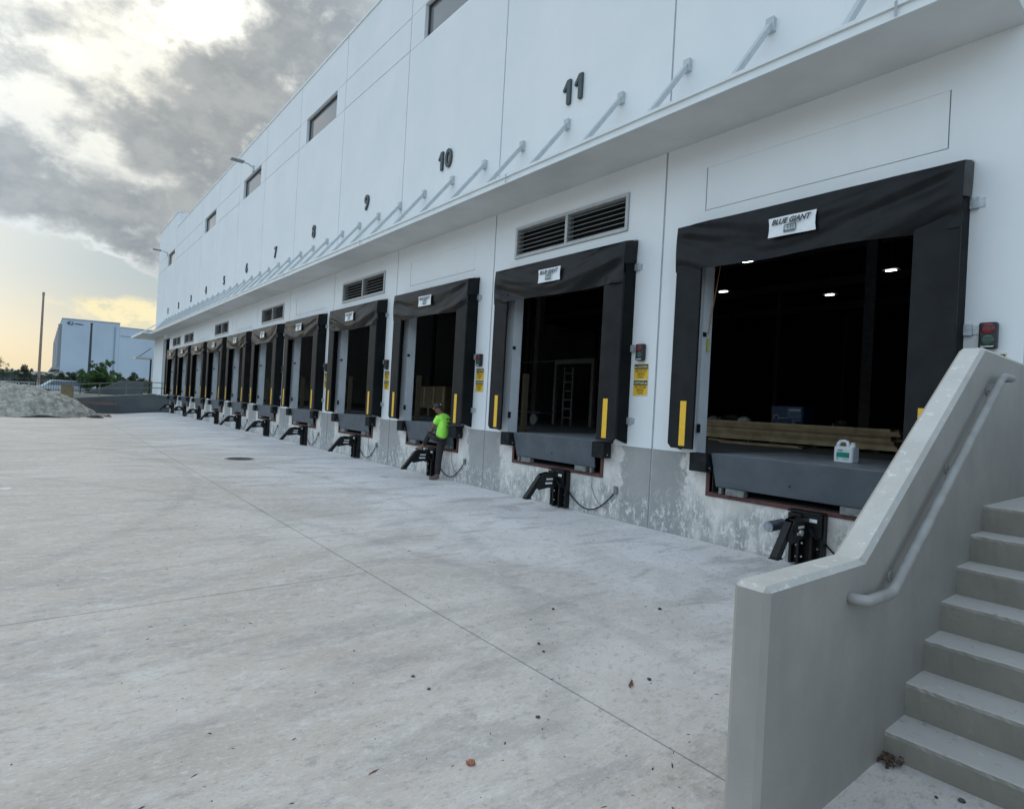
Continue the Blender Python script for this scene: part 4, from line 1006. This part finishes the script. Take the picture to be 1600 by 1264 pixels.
rp_ = MB().prism([(0, 48.05, 1.15), (-9, 48.05, -.2), (-9, 48.05, -.4), (0, 48.05, -.4)], (0, 5.4, 0)).build('ramp', YARD); tag(rp_, kind='structure')
rl = thing('ramp_railing', 'grey two-rail pipe railing along the ramp wall', 'railing')
RG = plain('railing_grey_green', (.14, .16, .155), .6)
for z0, z1 in ((1.62, 2.06), (1.28, 1.68)): MB().tube([(-5.6, 47.9, z0), (-2.9, 47.9, (z0*.3+z1*.7)), (-1.0, 47.9, z1), (-.1, 47.9, z1)], .03, 6).build('rail', RG, rl)
for x in (-5.5, -4.1, -2.6, -1.1, -.5): MB().tube([(x, 47.9, .6), (x, 47.9, 1.65+.12*(x+5.5)/1.1 if x < -1.2 else 2.06)], .028, 6).build('post', RG, rl)
tag(MB().box(-6.0, -3.16, 47.0, 47.12, .40, .54).build('red_plank', BRICKRED, None), 'reddish plank leaning low against the ramp wall', 'plank')
bxx = thing('plywood_box', 'small brown plywood box behind the sand pile', 'box', (-5.9, 46, 0))
MB().box(-.3, .3, -.2, .2, -.2, 1.52).build('box', plain('plywood_brown', (.20, .16, .09), .85), bxx, bevel=.01)
MB().box(-.33, .33, -.23, .23, 1.50, 1.55).build('lid', bpy.data.materials['plywood_brown'], bxx)

# ------------------------------------------------------------------ far fence, vehicles, buildings, poles
fn = thing('picket_fence', 'dark steel picket fence along the far edge of the yard', 'fence', (0, 52, .98))
FM = plain('fence_black_steel', (.03, .035, .04), .5)
m = MB(); x = -30.
while x < -4.4: m.box(x, x+.02, -.01, .01, .1, .98); x += .14
o = m.build('picket', FM, fn); o['kind'] = 'stuff'
MB().box(-30, -4.4, -.015, .015, .88, .92).build('rail', FM, fn); MB().box(-30, -4.4, -.015, .015, .18, .22).build('rail', FM, fn)
for k in range(11): MB().box(-30+k*2.5, -29.93+k*2.5, -.035, .035, 0, 1.03).build('post', FM, fn)
gt = thing('white_gate', 'white tubular gate frame standing behind the picket fence at far left', 'gate', (-8.2, 54, .98))
WG = plain('gate_white', (.55, .57, .58), .6)
for x in (-1.3, -.75, -.2, .35, .9): MB().box(x, x+.05, -.02, .02, 0, .62).build('post', WG, gt)
MB().box(-1.3, .95, -.02, .02, .58, .63).build('rail', WG, gt)
CARW = plain('car_paint_white', (.50, .56, .62), .3, var=.05); CARG = plain('car_glass', (.16, .19, .22), .3); TY = plain('tyre', (.02, .02, .02), .8); CARR = plain('car_paint_dark_red', (.12, .04, .06), .35)
def car(loc, rz, mat, lab, van=False):
    o = thing('parked_car', lab, 'car', loc, 'vehicles parked beyond the fence', rz)
    if van: pr = [(-2.4, .35), (-2.4, 1.75), (-2.2, 1.95), (1.0, 1.95), (1.7, 1.25), (2.4, 1.05), (2.45, .35)]
    else: pr = [(-2.2, .32), (-2.25, .85), (-1.7, .95), (-1.1, 1.42), (.45, 1.45), (1.15, .98), (2.1, .85), (2.2, .32)]
    MB().prism([(x, -.85, z) for x, z in pr], (0, 1.7, 0)).build('body', mat, o, bevel=.06, seg=2)
    gl = [(1.05, 1.2), (.95, 1.78), (-.2, 1.78), (-.2, 1.2)] if van else [(-1.5, 1.0), (-1.02, 1.36), (.4, 1.38), (.98, 1.02)]
    for s in (-.856, .851): MB().prism([(x, s, z) for x, z in gl], (0, .005, 0)).build('window', CARG, o)
    for x in (-1.4, 1.4):
        for s in (-.88, .70): MB().tube([(x, s, .33), (x, s+.18, .33)], .33, 14).build('wheel', TY, o)
car((-5.4, 61, .46), R(4), CARW, 'white car parked beyond the fence left of the green trees'); car((-3.6, 67, .6), R(-8), CARW, 'white car farther back, partly behind the green trees')
car((-11.3, 58, .98), R(90), CARR, 'dark red vehicle at the very left edge beyond the fence', True)
fb = thing('distant_building', 'large blue-white warehouse in the distance with a dark logo at its top corner', 'building', (0, 140, 0))
t = MT('distant_wall_paint', .8); n = t.noise(.12, 4); t.color(t.mix(t.step(n, .3, .7), (.36, .43, .51), (.42, .49, .57))); FBW = t.m
MB().prism([(-4.37, 0, .9), (-4.37, 0, 13.75), (4.70, 0, 14.0), (4.70, 0, .9)], (0, 60, 0)).build('wall', FBW, fb)
MB().box(4.72, 40, .02, 60, .9, 13.25).build('wall', FBW, fb)
MB().prism([(-4.45, -.1, 13.75), (-4.45, -.1, 13.9), (4.75, -.1, 14.15), (4.75, -.1, 14.0)], (0, 60, 0)).build('coping', plain('coping_grey', (.3, .35, .4), .6), fb)
MB().box(4.76, 40, -.06, 60, 13.25, 13.38).build('coping', bpy.data.materials['coping_grey'], fb)
MB().box(3.85, 4.05, -.12, 0, .9, 13.3).build('downpipe', plain('pipe_blue_grey', (.22, .28, .35), .6), fb)
MB().box(4.8, 40, -.04, .015, 11.5, 11.65).build('reveal', bpy.data.materials['pipe_blue_grey'], fb)
FBI = plain('logo_dark_blue', (.03, .06, .10), .5)
lg = MB(); lg.prism([(-3.75, -.06, 13.05), (-3.35, -.06, 13.40), (-3.05, -.06, 13.38), (-3.35, -.06, 13.05), (-3.10, -.06, 12.72), (-3.4, -.06, 12.72)], (0, .05, 0))
lg.prism([(-3.2, -.06, 12.95), (-3.0, -.06, 12.72), (-2.85, -.06, 12.75), (-2.95, -.06, 12.95)], (0, .05, 0)); lg.prism([(-2.9, -.06, 13.35), (-2.75, -.06, 13.3), (-2.70, -.06, 12.75), (-2.82, -.06, 12.75)], (0, .05, 0)); lg.build('logo', FBI, fb)
m = MB()
for k, w_ in enumerate((.18, .14, .2, .2, .14, .12)): m.box(-2.45+k*.23, -2.45+k*.23+w_, -.06, -.01, 12.92-.01*k, 13.14-.01*k)
m.build('logo_print', FBI, fb)
# receding side: stacked dock structure along the left side
SIDE = plain('side_pale', (.45, .47, .48), .8); SIDEG = plain('side_grey', (.28, .29, .31), .8)
for k in range(7):
    MB().box(-4.9, -4.38, 1+k*8, 4+k*8, 3.5, 12.8-.15*k).build('side_panel', SIDE if k % 2 else SIDEG, fb)
MB().box(-5.6, -4.38, 0, 55, 4.1, 4.5).build('side_canopy', SIDEG, fb); MB().box(-5.4, -4.38, .5, 50, 1, 3.2).build('dock_row', plain('side_dark', (.10, .10, .12), .8), fb)
o = thing('light_pole', 'tall brown pole rising above the trees at far left', 'pole', (-7.32, 70, .98))
BR = plain('pole_brown', (.24, .19, .16), .8)
MB().tube([(0, 0, 0), (0, 0, 8.92)], [.13, .08], 10).build('shaft', BR, o); MB().tube([(0, 0, 8.7), (0, 0, 9.0)], .10, 8).build('cap', BR, o)
o = thing('light_pole', 'slim dark pole in front of the distant warehouse', 'pole', (-3.04, 80, .98))
MB().tube([(0, 0, 0), (0, 0, 7.35)], [.16, .10], 10).build('shaft', FM, o); MB().box(-.12, .12, -.3, .3, 7.35, 7.45).build('lamp_head', FM, o)
# hedge and trees
def leaf_mat(name, a, b):
    t = MT(name, .7, spec=.25); n = t.noise(3, 5, .6); i = t.node('ShaderNodeObjectInfo'); t.color(t.mix(t.step(n, .35, .65), a, b)); return t.m
G1 = leaf_mat('leaf_green', (.04, .09, .025), (.09, .16, .05)); G2 = leaf_mat('leaf_dark', (.03, .05, .028), (.06, .085, .045)); G3 = leaf_mat('leaf_olive', (.045, .06, .025), (.085, .095, .045))
BARK = plain('bark', (.07, .055, .04), .9, bump=.01)
def tree(name, label, loc, h, blobs, mat, n, ls_, seed, group='trees beyond the ramp'):
    rr = random.Random(seed); o = thing(name, label, 'tree', loc, group); tops = []
    m = MB(); m.tube([(0, 0, 0), (.03, 0, h*.3), (0, .02, h*.75)], [.09, .07, .03], 7)
    for bx_, by_, bz, br_ in blobs:
        m.tube([(0, 0, h*.25), (bx_*.5, by_*.5, h*.25+(bz-h*.25)*.6), (bx_, by_, bz)], [.05, .035, .012], 5)
    m.build('trunk', BARK, o)
    m = MB(); vol = sum(b[3]**2 for b in blobs)
    for bx_, by_, bz, br_ in blobs:
        sub = [(rr.gauss(0, .5), rr.gauss(0, .5), rr.gauss(0, .42), rr.uniform(.25, .5)) for _ in range(9)]
        for _ in range(int(n*br_**2/vol)):
            c_ = rr.choice(sub); d = Vector((rr.gauss(0, 1), rr.gauss(0, 1), rr.gauss(0, 1))).normalized()*rr.random()**.4*c_[3]
            p = Vector((bx_, by_, bz))+(Vector(c_[:3])+d)*br_
            a = Vector((rr.gauss(0, 1), rr.gauss(0, 1), rr.gauss(0, 1))).normalized(); b = a.orthogonal().normalized(); s = ls_*rr.uniform(.6, 1.3)
            m.add([p-a*s, p-b*s*.45, p+a*s, p+b*s*.45], [(0, 1, 2, 3)])
    m.build('crown', mat, o)
tree('bushy_tree', 'bright green bushy tree with pointed tops before the distant warehouse', (-3.5, 60, 1.0), 2.2, [(-.9, 0, .9, .55), (-.3, 0, 1.5, .75), (.25, .2, 1.9, .6), (.62, 0, 2.5, .32), (.6, 0, 1.1, .75), (1.1, 0, 1.4, .45), (-.25, -.2, .8, .85), (-.5, 0, 2.3, .26), (-.95, 0, 1.4, .45), (.2, 0, 1.3, .8)], G1, 15000, .075, 1)
tree('dark_bush', 'dark low bush left of the bright green tree', (-5.4, 62, 1.0), 1.4, [(-.4, 0, 1.2, .5), (.2, 0, 1.3, .55), (.7, 0, 1.1, .5)], G2, 2600, .07, 2)
tree('small_palm_tree', 'small spiky dark tree showing above the ramp wall', (-.95, 60, .9), 1.8, [(0, 0, 1.75, .35), (-.5, 0, 1.25, .38), (.5, 0, 1.3, .38), (0, 0, 1.1, .5)], G2, 2200, .08, 3)
tree('sparse_tree', 'thin sparse tree at the very left edge against the sky', (-9.9, 60, .98), 2.4, [(.1, 0, 2.0, .5), (-.5, 0, 1.6, .6), (.9, 0, 1.3, .35), (.3, 0, 1.2, .5), (-.6, 0, 2.4, .4)], G3, 1500, .06, 4)
tree('round_bush_tree', 'small dark green tree between the left edge and the tall pole', (-8.3, 64, .98), 1.8, [(0, 0, 1.35, .45), (-.35, 0, 1.05, .5), (.35, 0, 1.0, .45), (.05, 0, 1.7, .28)], G2, 2400, .07, 5)
m = MB(); rr = random.Random(8)
for _ in range(16000):
    x = rr.uniform(-45, 6); y = rr.uniform(74, 77); z = .9+1.55*rr.random()**.7*(1+.12*math.sin(x*1.7)+.08*math.sin(x*4.1)); a = Vector((rr.gauss(0, 1), rr.gauss(0, 1), rr.gauss(0, 1))).normalized(); b = a.orthogonal().normalized(); s = rr.uniform(.05, .14); p = Vector((x, y, z))
    m.add([p-a*s, p-b*s*.5, p+a*s, p+b*s*.5], [(0, 1, 2, 3)])
tag(m.build('hedge_mass', G2), kind='stuff')
lw = thing('low_building', 'long low dark building beyond the fence at left', 'building', (0, 82, .9))
MB().box(-60, 4, 0, 12, 0, 1.5).build('wall', plain('low_wall_dark', (.09, .105, .11), .8), lw); MB().prism([(-60, -.3, 1.5), (-60, 12.3, 1.5), (-60, 6, 1.95)], (64, 0, 0)).build('roof', plain('low_roof', (.11, .12, .13), .8), lw)
for k in range(14): MB().box(-40+k*3, -39+k*3, -.04, 0, .6, 1.1).build('window', CARG, lw)
# horizon treeline all round, far off
m = MB(); rr = random.Random(11)
for _ in range(15000):
    a = rr.uniform(-math.pi, math.pi); d = rr.uniform(380, 420); x, y = d*math.sin(a), d*math.cos(a); z = 1+rr.random()**.8*(5+2.5*math.sin(a*23)+1.5*math.sin(a*61)); p = Vector((x, y, z)); u = Vector((rr.gauss(0, 1), rr.gauss(0, 1), rr.gauss(0, 1))).normalized(); b = u.orthogonal().normalized(); s = rr.uniform(.8, 2.0)
    m.add([p-u*s, p-b*s*.6, p+u*s, p+b*s*.6], [(0, 1, 2, 3)])
tag(m.build('distant_treeline', G2), kind='stuff')
